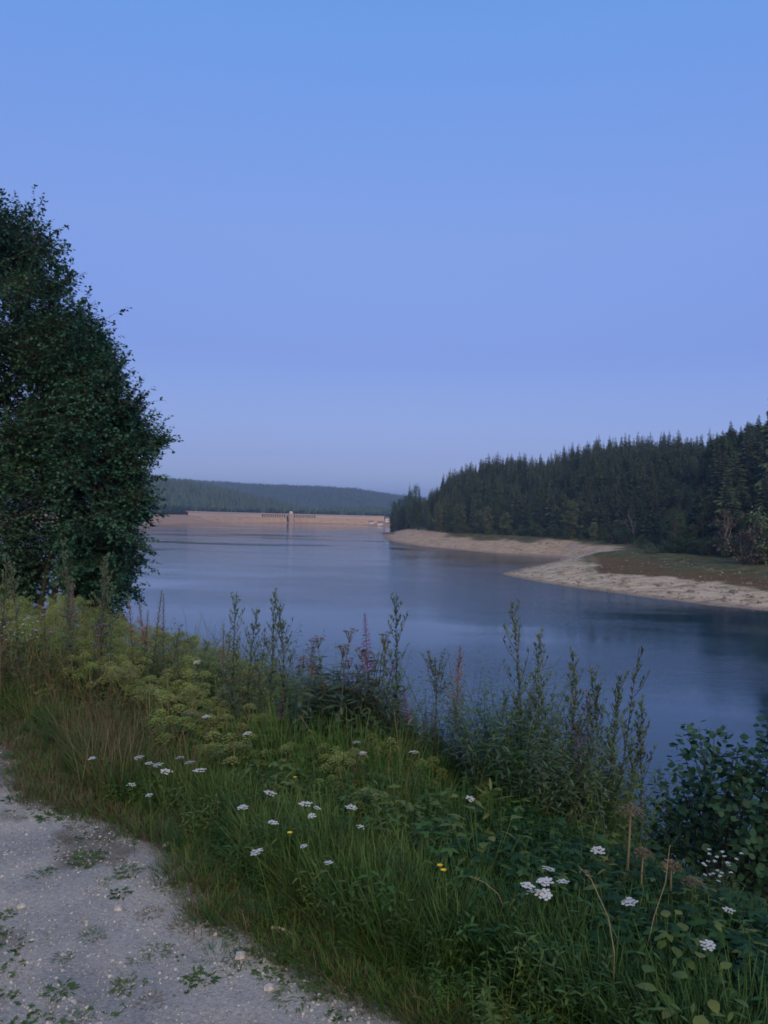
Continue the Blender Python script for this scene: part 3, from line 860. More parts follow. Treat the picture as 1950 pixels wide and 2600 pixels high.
k &= ~((us > 545) & (us < 700) & (rs < 1260))
k &= RNG.random(n_) < np.where((us > 800) & (us < 945), .8, .95)
x, rs, z, e, us = x[k], rs[k], z[k], e[k], us[k]
idx = np.where(RNG.random(len(x)) < np.where(e < 90, .75, .12), RNG.integers(3, 5, len(x)), RNG.integers(0, 3, len(x)))
sc = RNG.uniform(.7, 1.1, len(x))
print('mid woods', len(x))
scatter('woods', DIST, np.stack([x, rs, z - .3], 1), np.stack([0 * x, 0 * x, RNG.uniform(0, 6.28, len(x))], 1), sc, idx,
        label='dense conifer woods on the hill behind the left end of the dam', cat='woods')
n_ = 26000
us = RNG.uniform(330, 1080, n_); rs = RNG.uniform(2100, 3350, n_)
x = (us - 975) / F * rs
ui = np.clip((us - (-900)) / (3500 / 239), 0, 238.999); ri = np.clip((rs - 1900) / (2500 / 59), 0, 58.999)
a, b = ui.astype(int), ri.astype(int); fu, fr = ui - a, ri - b
z = (FARZ[b, a] * (1 - fu) + FARZ[b, a + 1] * fu) * (1 - fr) + (FARZ[b + 1, a] * (1 - fu) + FARZ[b + 1, a + 1] * fu) * fr
scatter('distant_woods', DIST, np.stack([x, rs, z - 1], 1), np.stack([0 * x, 0 * x, RNG.uniform(0, 6.28, n_)], 1), RNG.uniform(.75, 1.15, n_),
        np.where(RNG.random(n_) < .2, 3, RNG.integers(0, 3, n_)), label='hazy blue-grey woods covering the farthest ridge on the horizon', cat='woods')

# ------------------------------------------------------------------ big leafy trees at the left
def in_poly(u, v, poly): return float(sdist(np.array([u]), np.array([v]), poly)[0])
def crown_blobs(poly, dist, thick, br, n, seed, sep=.25):
    """clump centres spread through the depth of a crown whose outline is poly"""
    g_ = random.Random(seed); out = []; tries = 0
    us_ = [p[0] for p in poly]; vs_ = [p[1] for p in poly]
    while len(out) < n and tries < 12000:
        tries += 1
        u = g_.uniform(min(us_), max(us_)); v = g_.uniform(min(vs_), max(vs_)); r_ = br * g_.uniform(.65, 1.25)
        dep = -in_poly(u, v, poly) * dist / F
        if dep < r_ * .45: continue
        d = dist + g_.uniform(-1, 1) * thick * min(1, dep / (br * 2.5) + .25)
        c = Vector(at_d(u, v, d))
        if any((c - q[0]).length < (r_ + q[1]) * sep for q in out): continue
        out.append((c, r_))
    return out
def fill_leaves(mb, blobs, per, L, g_, twig=None, tip=1.25, flat=.8):
    for c, r_ in blobs:
        n = int(per * (r_ ** 2)); made = 0
        while made < n:
            d = Vector((g_.gauss(0, 1), g_.gauss(0, 1), g_.gauss(0, .8) + .12)).normalized()
            q = c + Vector((g_.uniform(-.4, .4), g_.uniform(-.4, .4), g_.uniform(-.4, .4))) * r_
            ln = r_ * g_.uniform(.45, tip)
            if twig is not None: twig.tube([q, q + d * ln * .6, q + d * ln + Vector((0, 0, -.04 * r_))], [.006, .004, .0015], 3, cap=False)
            for k in range(9):
                t = (k + g_.random()) / 9
                p = q + d * ln * (.25 + .75 * t)
                dd = (d * .5 + Vector((g_.uniform(-1, 1), g_.uniform(-1, 1), g_.uniform(-.8, .35)))).normalized()
                l_ = L * g_.uniform(.65, 1.2)
                mb.leaf(p + dd * .02, dd, l_, l_ * flat, up=(g_.uniform(-.6, .6), g_.uniform(-.6, .6), 1), bend=.12, seg=1, peak=.5)
                made += 1
M_ALDER = leaf_mat('alder_leaves', [(.014, .060, .044), (.032, .105, .068), (.065, .155, .085)], trans=.22, noise_scale=.7, inst=.1, rough=.55)
M_ALDER2 = leaf_mat('birch_leaves_dark', [(.016, .066, .050), (.034, .112, .076), (.065, .16, .10)], trans=.22, noise_scale=.8, inst=.1, rough=.55)
POLY_A = [(-420, 740), (-260, 540), (0, 535), (85, 545), (125, 600), (165, 670), (205, 770), (240, 850), (235, 980), (205, 1150), (165, 1290), (160, 1400), (130, 1500), (60, 1570), (-100, 1600), (-420, 1600)]
POLY_B = [(130, 860), (200, 800), (255, 850), (275, 905), (305, 915), (330, 955), (322, 1010), (352, 1040), (372, 1085), (412, 1110), (418, 1150), (380, 1190), (378, 1290), (382, 1370), (355, 1440), (335, 1480),
          (318, 1540), (300, 1600), (230, 1610), (165, 1500), (120, 1400), (110, 1200), (125, 1000)]
def along_(pts, t):
    k = t * (len(pts) - 1); i = min(int(k), len(pts) - 2); return pts[i].lerp(pts[i + 1], k - i)
def big_tree(name, poly, dist, thick, br, nb, seed, mat, trunks, label, per, L):
    g_ = random.Random(seed)
    bl = crown_blobs(poly, dist, thick, br, nb, seed)
    x0, y0 = D(trunks[0][0][0], dist)
    root = empty(name, (x0, y0, float(bank_z(x0, y0)) - .2)); tag(root, label, 'tree')
    inv_ = -Vector(root.location)
    heads = []
    for path in trunks:
        pts = []
        for (u, v, dd) in path:
            p = Vector(at_d(u, v, dist + dd)); pts.append(p)
        b = pts[0]; pts[0] = Vector((b.x, b.y, float(bank_z(b.x, b.y)) - .2))
        m_ = MB(); n_ = len(pts); r0 = path_r[0]
        m_.tube([p + inv_ for p in pts], [r0 * (1 - .85 * i / (n_ - 1)) for i in range(n_)], 8)
        m_.build('trunk', M_BARK_DIM, root, True); heads += [along_(pts, t_) for t_ in np.linspace(.28, 1, 14)]
    br_ = MB()
    for c, r_ in bl:
        h = min(heads, key=lambda q: (q - c).length + max(0, q.z - c.z) * 2)
        mid = h * .5 + c * .5 + Vector((g_.uniform(-.2, .2), g_.uniform(-.2, .2), -.15))
        br_.tube([h + inv_, mid + inv_, c + inv_], [.022, .014, .006], 4, cap=False)
    cr = MB(); tw = MB()
    fill_leaves(cr, [(c + inv_, r_) for c, r_ in bl], per, L, g_, tw)
    mid_ = sum((c for c, r_ in bl), Vector()) / len(bl)
    for c, r_ in bl:                                   # long leafy shoots make the outline ragged
        o_ = (c - mid_); o_.y *= .4; o_.normalize(); o_ += Vector((.25, 0, .45))
        for k in range(4):
            d = (o_ + Vector((g_.gauss(0, .45), g_.gauss(0, .5), g_.gauss(0, .35)))).normalized(); ln = r_ * g_.uniform(1.0, 1.8)
            a_ = c + inv_; tw.tube([a_, a_ + d * ln * .6, a_ + d * ln + Vector((0, 0, .05))], [.008, .005, .0015], 3, cap=False)
            for j in range(30):
                t = g_.uniform(.3, 1.02); dd = (d * .7 + Vector((g_.uniform(-1, 1), g_.uniform(-1, 1), g_.uniform(-.8, .5)))).normalized(); l_ = L * g_.uniform(.65, 1.15)
                cr.leaf(a_ + d * ln * t + dd * .02, dd, l_, l_ * .75, up=(g_.uniform(-.6, .6), g_.uniform(-.6, .6), 1), bend=.12, seg=1)
    br_.add(tw.v, tw.f)
    tag(br_.build('branches', M_BARK_DIM, root), kind='stuff')
    tag(cr.build('crown', mat, root), kind='stuff')
    return root
M_BARK_DIM = noise_mat('bark_dim', [(.045, .042, .036), (.09, .08, .065)], scale=8, bump=.5, dist=.01, stretch=(1, 1, .3))
for m_ in (M_ALDER, M_ALDER2):
    for n_ in m_.node_tree.nodes:
        if n_.type == 'VALTORGB':
            n_.color_ramp.elements[0].position = .40; n_.color_ramp.elements[-1].position = .74
path_r = [.085]
big_tree('tree', POLY_A, 20.5, 2.4, .72, 330, 3, M_ALDER,
         [[(-160, 1560, 0), (-150, 1200, 0), (-120, 900, .3), (-60, 560, .2)], [(-60, 1560, .6), (-20, 1300, .5), (20, 1000, .2), (60, 620, 0)],
          [(80, 1560, -.8), (120, 1440, -.8), (148, 1340, -.7), (165, 1250, -.5), (150, 1000, -.3)]],
         'tallest dark leafy tree at the left edge, its round top cut by the photo edge', 1150, .10)
path_r = [.06]
big_tree('tree', POLY_B, 19.0, 1.6, .52, 230, 8, M_ALDER2,
         [[(112, 1560, 0), (152, 1445, 0), (190, 1340, .1), (215, 1200, 0), (225, 900, 0)], [(100, 1560, .4), (140, 1480, .4), (205, 1380, .3), (270, 1260, 0), (340, 1150, 0)]],
         'lower dark leafy tree in front, with slender leaning stems and branches reaching over the lake', 1500, .09)

# ------------------------------------------------------------------ plant materials
def pm(name, *cols, trans=.3, noise_scale=6, inst=.7, rough=.6): return leaf_mat(name, list(cols), trans=trans, noise_scale=noise_scale, inst=inst, rough=rough)
M_UMB = pm('umbel_green_yellow', (.19, .27, .065), (.26, .34, .09), (.32, .36, .12), (.25, .25, .10))
M_UMBST = pm('umbel_stalk', (.18, .24, .07), (.27, .31, .11), trans=.1)
M_GRASS = pm('grass_dark', (.032, .085, .022), (.055, .125, .030), (.085, .165, .042), (.12, .17, .055))
M_GRASSB = pm('grass_fresh', (.045, .125, .03), (.07, .165, .04), (.09, .17, .045))
M_DRYG = pm('grass_dry', (.12, .085, .05), (.17, .13, .075), (.22, .18, .11))
M_REDG = pm('grass_russet', (.085, .062, .038), (.12, .088, .052), (.14, .11, .065))
M_HERB = pm('herb_leaves', (.022, .072, .020), (.040, .110, .027), (.070, .145, .036), (.11, .165, .046))
M_HERBD = pm('herb_leaves_deep', (.012, .048, .016), (.020, .070, .022), (.036, .095, .028))
M_GRASSD = pm('grass_deep', (.016, .054, .016), (.030, .085, .022), (.055, .12, .032))
M_HERBY = pm('herb_leaves_yellow', (.07, .12, .03), (.11, .17, .042), (.15, .18, .05))
M_MUG = pm('mugwort_leaves', (.055, .10, .065), (.078, .13, .082), (.10, .155, .095), trans=.15)
M_MUGST = pm('mugwort_stem', (.06, .07, .045), (.10, .075, .05), trans=0)
M_AGR = pm('agrimony_leaves', (.036, .072, .042), (.055, .092, .052), (.07, .105, .06), trans=.2)
M_BROWNFL = pm('brown_flower_heads', (.10, .085, .05), (.15, .12, .07), trans=.1)
M_PINK = pm('willowherb_petals', (.30, .15, .34), (.38, .20, .42), trans=.3)
M_PINKF = pm('willowherb_faded', (.24, .13, .17), (.30, .17, .20), (.22, .15, .14), trans=.2)
M_RUST = pm('rust_seed_heads', (.17, .09, .06), (.24, .12, .07), trans=.15)
M_WHITEF = pm('white_florets', (.50, .53, .53), (.66, .68, .68), trans=.2)
M_YEL = pm('yellow_petals', (.75, .50, .02), (.85, .60, .03), trans=.2)
M_BUSH = pm('bush_leaves', (.014, .050, .032), (.022, .070, .042), (.034, .090, .050), trans=.2)
M_FLEA = pm('fleabane_leaves', (.075, .115, .060), (.10, .14, .075), trans=.2)
M_STRAW = pm('straw_stalk', (.17, .14, .075), (.24, .20, .11), trans=0)
M_TWIGD = noise_mat('twig_bark', [(.05, .035, .025), (.09, .065, .045)], scale=20)

def bend_pts(h, lean, g_, n=6, wob=.02):
    a = g_.uniform(0, 6.283); out = []
    for i in range(n):
        t = i / (n - 1)
        out.append(Vector((math.cos(a) * lean * t * t * h + g_.uniform(-wob, wob) * t * h * .4, math.sin(a) * lean * t * t * h + g_.uniform(-wob, wob) * t * h * .4, h * t)))
    return out
def along(pts, t):
    k = t * (len(pts) - 1); i = min(int(k), len(pts) - 2); f = k - i
    return pts[i].lerp(pts[i + 1], f)

def mugwort(seed, h=1.3, bushy=1.0):
    g_ = random.Random(seed); st = MB(); lf = MB()
    pts = bend_pts(h, .07, g_, 7); st.tube(pts, [.0045 * (1 - .12 * i) for i in range(7)], 5, cap=False)
    n = int(46 * bushy); phi = g_.random() * 6
    for i in range(n):
        t = .12 + .86 * i / n; phi += 2.4; p = along(pts, t)
        d = Vector((math.cos(phi), math.sin(phi), 1.1 - .4 * (1 - t)))
        if t < .55:
            lf.leaf(p, d, g_.uniform(.06, .11), .024, bend=.35, seg=2)
            lf.leaf(p, d + Vector((g_.uniform(-.6, .6), g_.uniform(-.6, .6), 0)), g_.uniform(.05, .08), .016, bend=.3, seg=1)
        if t > .3 and g_.random() < .62:
            L = h * g_.uniform(.06, .17) * (1.25 - t) * 1.3
            bd = Vector((math.cos(phi), math.sin(phi), g_.uniform(1.0, 1.9))).normalized()
            e = p + bd * L + Vector((0, 0, L * .25)); st.tube([p, p + bd * L * .6, e], [.0022, .0018, .001], 3, cap=False)
            for k in range(int(4 + L * 60)):
                q = p.lerp(e, g_.uniform(.25, 1.0))
                lf.leaf(q, (g_.uniform(-.7, .7), g_.uniform(-.7, .7), 1), g_.uniform(.018, .036), .010, up=(g_.uniform(-1, 1), g_.uniform(-1, 1), .2), bend=.1, seg=1)
        for k in range(3):
            lf.leaf(p + Vector((0, 0, g_.uniform(-.012, .012))), (math.cos(phi + k * 2.1), math.sin(phi + k * 2.1), 1.4), g_.uniform(.020, .042), .011, bend=.15, seg=1)
    return dict(stem=(st, M_MUGST), leaves=(lf, M_MUG))

def fireweed(seed, h=1.2, faded=False, bare=False):
    g_ = random.Random(seed); st = MB(); lf = MB(); fl = MB()
    pts = bend_pts(h, .05, g_, 6); st.tube(pts, [.005 * (1 - .13 * i) for i in range(6)], 5, cap=False)
    phi = 0
    for i in range(44):
        t = .15 + .5 * i / 44; phi += 2.4
        lf.leaf(along(pts, t), (math.cos(phi), math.sin(phi), .8 if t > .4 else .3), g_.uniform(.07, .11), .016, bend=.35, seg=2)
    for i in range(54):
        t = .66 + .34 * i / 54; phi += 2.4; p = along(pts, t); q = 1 - (t - .66) / .40
        d = Vector((math.cos(phi), math.sin(phi), .55 if t < .85 else .9))
        st.tube([p, p + d * .028 * q], [.001, .0008], 3, cap=False)
        e = p + d * .030 * q
        if bare or (faded and g_.random() < .6):
            fl.leaf(p, d + Vector((0, 0, .7)), .055 * q + .01, .006, bend=.0, seg=1)
        else:
            for k in range(4):
                a = k * 1.57 + g_.random()
                fl.leaf(e, (math.cos(a) * .8 + d.x * .5, math.sin(a) * .8 + d.y * .5, g_.uniform(-.5, .6)), .019 * (.4 + q), .016 * (.4 + q), seg=1)
    return dict(stem=(st, M_MUGST), leaves=(lf, M_AGR if not faded else M_HERBY), flower_spike=(fl, M_PINKF if (faded or bare) else M_PINK))

def dock(seed, h=1.25):
    g_ = random.Random(seed); st = MB(); lf = MB(); fl = MB()
    pts = bend_pts(h, .04, g_, 6); st.tube(pts, [.006 * (1 - .12 * i) for i in range(6)], 5, cap=False)
    phi = 0
    for i in range(40):
        t = .1 + .5 * i / 40; phi += 2.4
        lf.leaf(along(pts, t), (math.cos(phi), math.sin(phi), .7), g_.uniform(.07, .12), .022, bend=.5, seg=2)
    for i in range(26):
        t = .5 + .42 * i / 26; phi += 2.4; p = along(pts, t); L = .13 * (1.15 - t) * 2
        d = Vector((math.cos(phi) * .45, math.sin(phi) * .45, 1)); e = p + d * L
        st.tube([p, e], [.0015, .0008], 3, cap=False)
        for k in range(16):
            q = p.lerp(e, g_.random()) + Vector((g_.uniform(-1, 1), g_.uniform(-1, 1), g_.uniform(-1, 1))) * .006
            fl.leaf(q, (g_.uniform(-1, 1), g_.uniform(-1, 1), g_.uniform(-1, 1)), .011, .009, seg=1)
    for k in range(22):
        p = along(pts, g_.uniform(.85, 1)); lf.leaf(p, (g_.uniform(-.5, .5), g_.uniform(-.5, .5), 1), .03, .009, seg=1)
    return dict(stem=(st, M_RUST), leaves=(lf, M_MUG), seed_head=(fl, M_RUST))

LEAF_SHARED = {}
def shared_leaf(key, L, W, mat, seg=3, bend=.3, peak=.4):
    if key not in LEAF_SHARED:
        m_ = MB(); m_.leaf((0, 0, 0), (1, 0, 0), L, W, bend=bend, seg=seg, peak=peak); m_.tube([(-.012, 0, 0), (.002, 0, 0)], [.0012, .0012], 3, cap=False)
        LEAF_SHARED[key] = m_.mesh('leaf', mat)
    return LEAF_SHARED[key]
def leaf_obj(me, parent, p, d, scale=1.0, roll=0.0):
    o = bpy.data.objects.new('leaf', me); COL.objects.link(o); o.parent = parent
    d = Vector(d).normalized()
    o.rotation_euler = (Matrix.Rotation(math.atan2(d.y, d.x), 3, 'Z') @ Matrix.Rotation(-math.asin(max(-1, min(1, d.z))), 3, 'Y') @ Matrix.Rotation(roll, 3, 'X')).to_euler()
    o.location = p; o.scale = (scale,) * 3
    return o

def plant_root(name, parts, leaf_list=None, leaf_me=None):
    r_ = empty(name)
    for k, (m_, mat) in parts.items():
        if m_.n:
            o = m_.build(k, mat, r_)
            if k in ('leaves', 'flower_spike', 'seed_head', 'florets', 'flower_heads', 'fine_leaves'): o['kind'] = 'stuff'
    for (p, d, s_, ro) in (leaf_list or ()): leaf_obj(leaf_me, r_, p, d, s_, ro)
    remember(r_); return r_

def agrimony(seed, h=1.05):
    g_ = random.Random(seed); st = MB(); fl = MB(); lv = []
    pts = bend_pts(h, .06, g_, 6); st.tube(pts, [.0045 * (1 - .12 * i) for i in range(6)], 5, cap=False)
    phi = g_.random() * 6; n = 13
    for i in range(n):
        t = .12 + .82 * i / n; phi += 1.25
        for k in range(3):
            a = phi + k * 2.094 + g_.uniform(-.2, .2)
            lv.append((along(pts, t), (math.cos(a), math.sin(a), g_.uniform(-.15, .30)), g_.uniform(.7, 1.1) * (1.1 - .5 * t), g_.uniform(-.4, .4)))
    top = pts[-1]
    for k in range(9):
        a = k * .8; e = top + Vector((math.cos(a) * g_.uniform(.01, .045), math.sin(a) * g_.uniform(.01, .045), g_.uniform(-.005, .03)))
        b = top - Vector((0, 0, .06)); st.tube([b, e], [.0016, .001], 3, cap=False)
        for j in range(12):
            fl.leaf(e + Vector((g_.uniform(-1, 1), g_.uniform(-1, 1), g_.uniform(-.3, .6))) * .010, (g_.uniform(-1, 1), g_.uniform(-1, 1), 1), .010, .007, seg=1)
    r_ = plant_root('agrimony_plant', dict(stem=(st, M_MUGST), flower_heads=(fl, M_BROWNFL)), lv, shared_leaf('agr', .12, .040, M_AGR))
    return r_

def fleabane(seed, h=1.1):
    g_ = random.Random(seed); st = MB(); lv = []; lf = MB()
    pts = bend_pts(h, .06, g_, 6); st.tube(pts, [.006 * (1 - .1 * i) for i in range(6)], 5, cap=False)
    phi = 0
    for i in range(46):
        t = .1 + .75 * i / 46; phi += 2.4
        lv.append((along(pts, t), (math.cos(phi), math.sin(phi), .45), g_.uniform(.75, 1.1) * (1.15 - .45 * t), g_.uniform(-.3, .3)))
    for k in range(13):
        a = k * 2.4; b = along(pts, g_.uniform(.68, .92)); e = b + Vector((math.cos(a) * g_.uniform(.04, .10), math.sin(a) * g_.uniform(.04, .10), g_.uniform(.10, .20)))
        st.tube([b, b.lerp(e, .5) + Vector((math.cos(a), math.sin(a), 0)) * .015, e], [.002, .0016, .001], 3, cap=False)
        for j in range(26):
            q = b.lerp(e, g_.uniform(.3, 1.05)); lf.leaf(q, (math.cos(a + j) * .7, math.sin(a + j) * .7, 1), g_.uniform(.014, .03), .009, seg=1)
    return plant_root('fleabane_plant', dict(stem=(st, M_MUGST), leaves=(lf, M_FLEA)), lv, shared_leaf('flea', .085, .018, M_FLEA, bend=.15))

def umbel(fl, st, c, n_rays, rad, drop, g_, k=7, size=.010, tilt=(0, 0)):
    """a domed umbel: rays fan out from the stalk top and each carries a small flat tuft"""
    for i in range(n_rays):
        a = i * 2.4; rr = math.sqrt((i + .6) / n_rays) * rad
        e = c + Vector((math.cos(a) * rr + tilt[0] * rad, math.sin(a) * rr + tilt[1] * rad, rad * .75 - drop * (rr / rad) ** 2 * rad - tilt[0] * 0))
        st.tube([c, e], [.0009, .0007], 3, cap=False)
        for j in range(k):
            q = e + Vector((g_.uniform(-1, 1), g_.uniform(-1, 1), g_.uniform(-.4, .4))) * rad * .16
            fl.leaf(q, (g_.uniform(-1, 1), g_.uniform(-1, 1), g_.uniform(-.3, .6)), size, size * .8, seg=1, bend=.1)

def umbel_plant(seed, h=.75):
    g_ = random.Random(seed); st = MB(); fl = MB(); lf = MB()
    pts = bend_pts(h * .8, .12, g_, 5); st.tube(pts, [.004, .0037, .0033, .003, .0025], 5, cap=False)
    tops = [(pts[-1], Vector((0, 0, h * .2)))]
    for k in range(g_.randint(3, 5)):
        a = g_.uniform(0, 6.28); b = along(pts, g_.uniform(.5, .85))
        tops.append((b, Vector((math.cos(a) * .10, math.sin(a) * .10, h * g_.uniform(.22, .40)))))
    for b, dv in tops:
        e = b + dv; st.tube([b, b + dv * .5 + Vector((dv.x, dv.y, 0)) * .25, e], [.0022, .002, .0016], 4, cap=False)
        umbel(fl, st, e, g_.randint(20, 26), g_.uniform(.042, .064), 1.05, g_, k=9, size=.0115)
    for k in range(5):
        a = g_.uniform(0, 6.28); b = along(pts, g_.uniform(.1, .6)); d = Vector((math.cos(a), math.sin(a), .6)); L = g_.uniform(.12, .2)
        st.tube([b, b + d * L], [.0018, .001], 3, cap=False)
        for j in range(7):
            q = b + d * L * (.35 + .65 * (j // 2) / 3); sd = Vector((-math.sin(a), math.cos(a), .2)) * (1 if j % 2 else -1)
            lf.leaf(q, d * .6 + sd if j < 6 else d, g_.uniform(.04, .065), .026, bend=.3, seg=2)
    return dict(stem=(st, M_UMBST), leaves=(lf, M_HERBY), umbels=(fl, M_UMB))

def yarrow(seed, h=.45, rad=.034):
    g_ = random.Random(seed); st = MB(); fl = MB(); lf = MB()
    pts = bend_pts(h - .03, .08, g_, 5); st.tube(pts, [.0022, .002, .002, .0018, .0016], 4, cap=False)
    top = pts[-1]; n = g_.randint(15, 22)
    sx, sy = g_.uniform(.8, 1.25), g_.uniform(.7, 1.1)
    for i in range(n):
        a = i * 2.4; rr = math.sqrt((i + .5) / n) * rad * g_.uniform(.85, 1.15)
        e = top + Vector((math.cos(a) * rr * sx, math.sin(a) * rr * sy, .03 + g_.uniform(-.003, .004) - rr * .12))
        st.tube([top, e], [.0008, .0007], 3, cap=False)
        for j in range(5):
            b = j * 1.257 + g_.random() * .5
            fl.leaf(e, (math.cos(b), math.sin(b), .18), .0085, .0085, bend=.2, seg=1, peak=.6)
        fl.leaf(e + Vector((-.003, 0, .002)), (1, 0, 0), .006, .006, seg=1)
    for i in range(9):
        t = .05 + .75 * i / 9; a = i * 2.4; b = along(pts, t); d = Vector((math.cos(a), math.sin(a), .8))
        for j in range(7):
            q = b + d * .05 * j / 7 * (1.3 - t); lf.leaf(q, d + Vector((-math.sin(a), math.cos(a), 0)) * (1 if j % 2 else -1), .014, .004, seg=1)
    return dict(stem=(st, M_GRASS), leaves=(lf, M_HERB), florets=(fl, M_WHITEF))

def daisy_spray(seed, h=.7, n=34, w=.13):
    g_ = random.Random(seed); st = MB(); fl = MB(); lf = MB()
    pts = bend_pts(h * .7, .05, g_, 4); st.tube(pts, [.004, .0035, .003, .0025], 4, cap=False)
    for i in range(n):
        b = along(pts, g_.uniform(.6, 1)); a = g_.uniform(0, 6.28); rr = w * math.sqrt(g_.random())
        e = Vector((pts[-1].x + math.cos(a) * rr, pts[-1].y + math.sin(a) * rr, h * g_.uniform(.72, 1.0) - rr * .4))
        st.tube([b, b.lerp(e, .6) + Vector((0, 0, -.02)), e], [.0014, .001, .0008], 3, cap=False)
        for j in range(6):
            q = j * 1.05; fl.leaf(e, (math.cos(q), math.sin(q), g_.uniform(-.1, .6)), .009, .006, seg=1, peak=.6)
        lf.leaf(b.lerp(e, .5), (math.cos(a), math.sin(a), .5), .03, .006, seg=1)
    for i in range(14):
        a = i * 2.4; lf.leaf(along(pts, .05 + .06 * i), (math.cos(a), math.sin(a), .5), .06, .012, bend=.4, seg=2)
    return dict(stem=(st, M_MUGST), leaves=(lf, M_HERB), florets=(fl, M_WHITEF))

def thistle(seed, h=.9):
    g_ = random.Random(seed); st = MB(); fl = MB(); lf = MB()
    pts = bend_pts(h, .08, g_, 5); st.tube(pts, [.005, .0045, .004, .0035, .003], 5, cap=False)
    tops = [pts[-1]] + [along(pts, g_.uniform(.6, .85)) + Vector((g_.uniform(-.09, .09), g_.uniform(-.09, .09), .12)) for _ in range(5)]
    for e in tops:
        if e is not tops[0]: st.tube([along(pts, .6), e], [.002, .0015], 3, cap=False)
        for j in range(34):
            d = Vector((g_.gauss(0, .6), g_.gauss(0, .6), g_.uniform(.2, 1))); fl.leaf(e, d, .022, .004, seg=1)
        for j in range(12):
            lf.leaf(e - Vector((0, 0, .012)), (math.cos(j), math.sin(j), .9), .016, .006, seg=1)
    for i in range(24):
        a = i * 2.4; lf.leaf(along(pts, .1 + .03 * i), (math.cos(a), math.sin(a), .6), g_.uniform(.06, .11), .02, bend=.5, seg=2)
    return dict(stem=(st, M_MUGST), leaves=(lf, M_MUG), flower_heads=(fl, M_PINK))

# ------------------------------------------------------------------ ground cover kinds
def grass_tuft(seed, n, h, w, spread, lean, mat, name='grass_tuft'):
    g_ = random.Random(seed); m_ = MB()
    for i in range(n):
        a = g_.uniform(0, 6.283); q = spread * math.sqrt(g_.random())
        d = Vector((math.cos(a + g_.uniform(-.6, .6)) * g_.uniform(.05, lean), math.sin(a + g_.uniform(-.6, .6)) * g_.uniform(.05, lean), 1))
        up = Vector((g_.uniform(-1, 1), g_.uniform(-1, 1), .1))
        side = d.cross(up)
        # arch outwards: the bend follows the lean direction
        L = h * g_.uniform(.5, 1.1); base = Vector((math.cos(a) * q, math.sin(a) * q, -.02))
        dn = d.normalized(); out = Vector((d.x, d.y, 0))
        if out.length > 1e-4: out.normalize()
        sd = out.cross(Vector((0, 0, 1))) if out.length > .5 else Vector((1, 0, 0))
        sd = (sd + Vector((g_.uniform(-.5, .5), g_.uniform(-.5, .5), 0))).normalized()
        vs = []; bendk = g_.uniform(.05, .55) * lean * 1.3
        for k in range(4):
            t = k / 3.3; c = base + dn * L * t + out * bendk * L * t * t - Vector((0, 0, 1)) * bendk * L * .55 * t * t
            ww = w * (1 - t * .75) / 2; vs += [c + sd * ww, c - sd * ww]
        c = base + dn * L + out * bendk * L - Vector((0, 0, 1)) * bendk * L * .55; vs.append(c)
        m_.add(vs, [(0, 2, 3, 1), (2, 4, 5, 3), (4, 6, 7, 5), (6, 8, 7)])
    return m_.mesh(name, mat)
def seed_stalks(seed, n, h, mat):
    g_ = random.Random(seed); m_ = MB()
    for i in range(n):
        b = Vector((g_.uniform(-.05, .05), g_.uniform(-.05, .05), 0)); pts = [b + p for p in bend_pts(h * g_.uniform(.7, 1.1), .25, g_, 5)]
        m_.tube(pts, [.0011, .001, .001, .0008, .0006], 3, cap=False)
        for k in range(22):
            q = along(pts, g_.uniform(.78, 1.0)); m_.leaf(q, (g_.uniform(-.6, .6), g_.uniform(-.6, .6), 1), .014, .003, seg=1)
    return m_.mesh('seeding_grass', mat)
def herb_leafy(seed, n, h, L, W, mat, stems=4):
    g_ = random.Random(seed); m_ = MB()
    for s_ in range(stems):
        b = Vector((g_.uniform(-.05, .05), g_.uniform(-.05, .05), 0)); pts = [b + p for p in bend_pts(h * g_.uniform(.6, 1.1), .3, g_, 4)]
        m_.tube(pts, [.002, .0018, .0015, .001], 3, cap=False)
        for i in range(n):
            a = i * 2.4 + s_; p = along(pts, .15 + .85 * i / n); l_ = L * g_.uniform(.6, 1.15)
            m_.leaf(p, (math.cos(a), math.sin(a), g_.uniform(.1, .6)), l_, W * l_ / L, bend=.4, seg=2)
    return m_.mesh('herb', mat)
def rosette(seed, n, L, W, mat, up=.5):
    g_ = random.Random(seed); m_ = MB()
    for i in range(n):
        a = i * 2.4; l_ = L * g_.uniform(.6, 1.1); m_.leaf((0, 0, .005), (math.cos(a), math.sin(a), up * g_.uniform(.4, 1.6)), l_, W, bend=.45, seg=3, peak=.55)
    return m_.mesh('rosette', mat)
def lobed(seed, n, h, mat):
    """trifoliate leaves on thin stalks (bramble, goutweed)"""
    g_ = random.Random(seed); m_ = MB()
    for i in range(n):
        a = g_.uniform(0, 6.28); e = Vector((math.cos(a), math.sin(a), 0)) * g_.uniform(.02, .10) + Vector((0, 0, h * g_.uniform(.45, 1.05)))
        m_.tube([(0, 0, 0), e * .6 + Vector((0, 0, .03)), e], [.0014, .0012, .001], 3, cap=False)
        for k in (-1, 0, 1):
            b = a + k * 1.15; m_.leaf(e, (math.cos(b), math.sin(b), .15), g_.uniform(.024, .042), .021, bend=.35, seg=2, peak=.4)
    return m_.mesh('trifoliate_herb', mat)
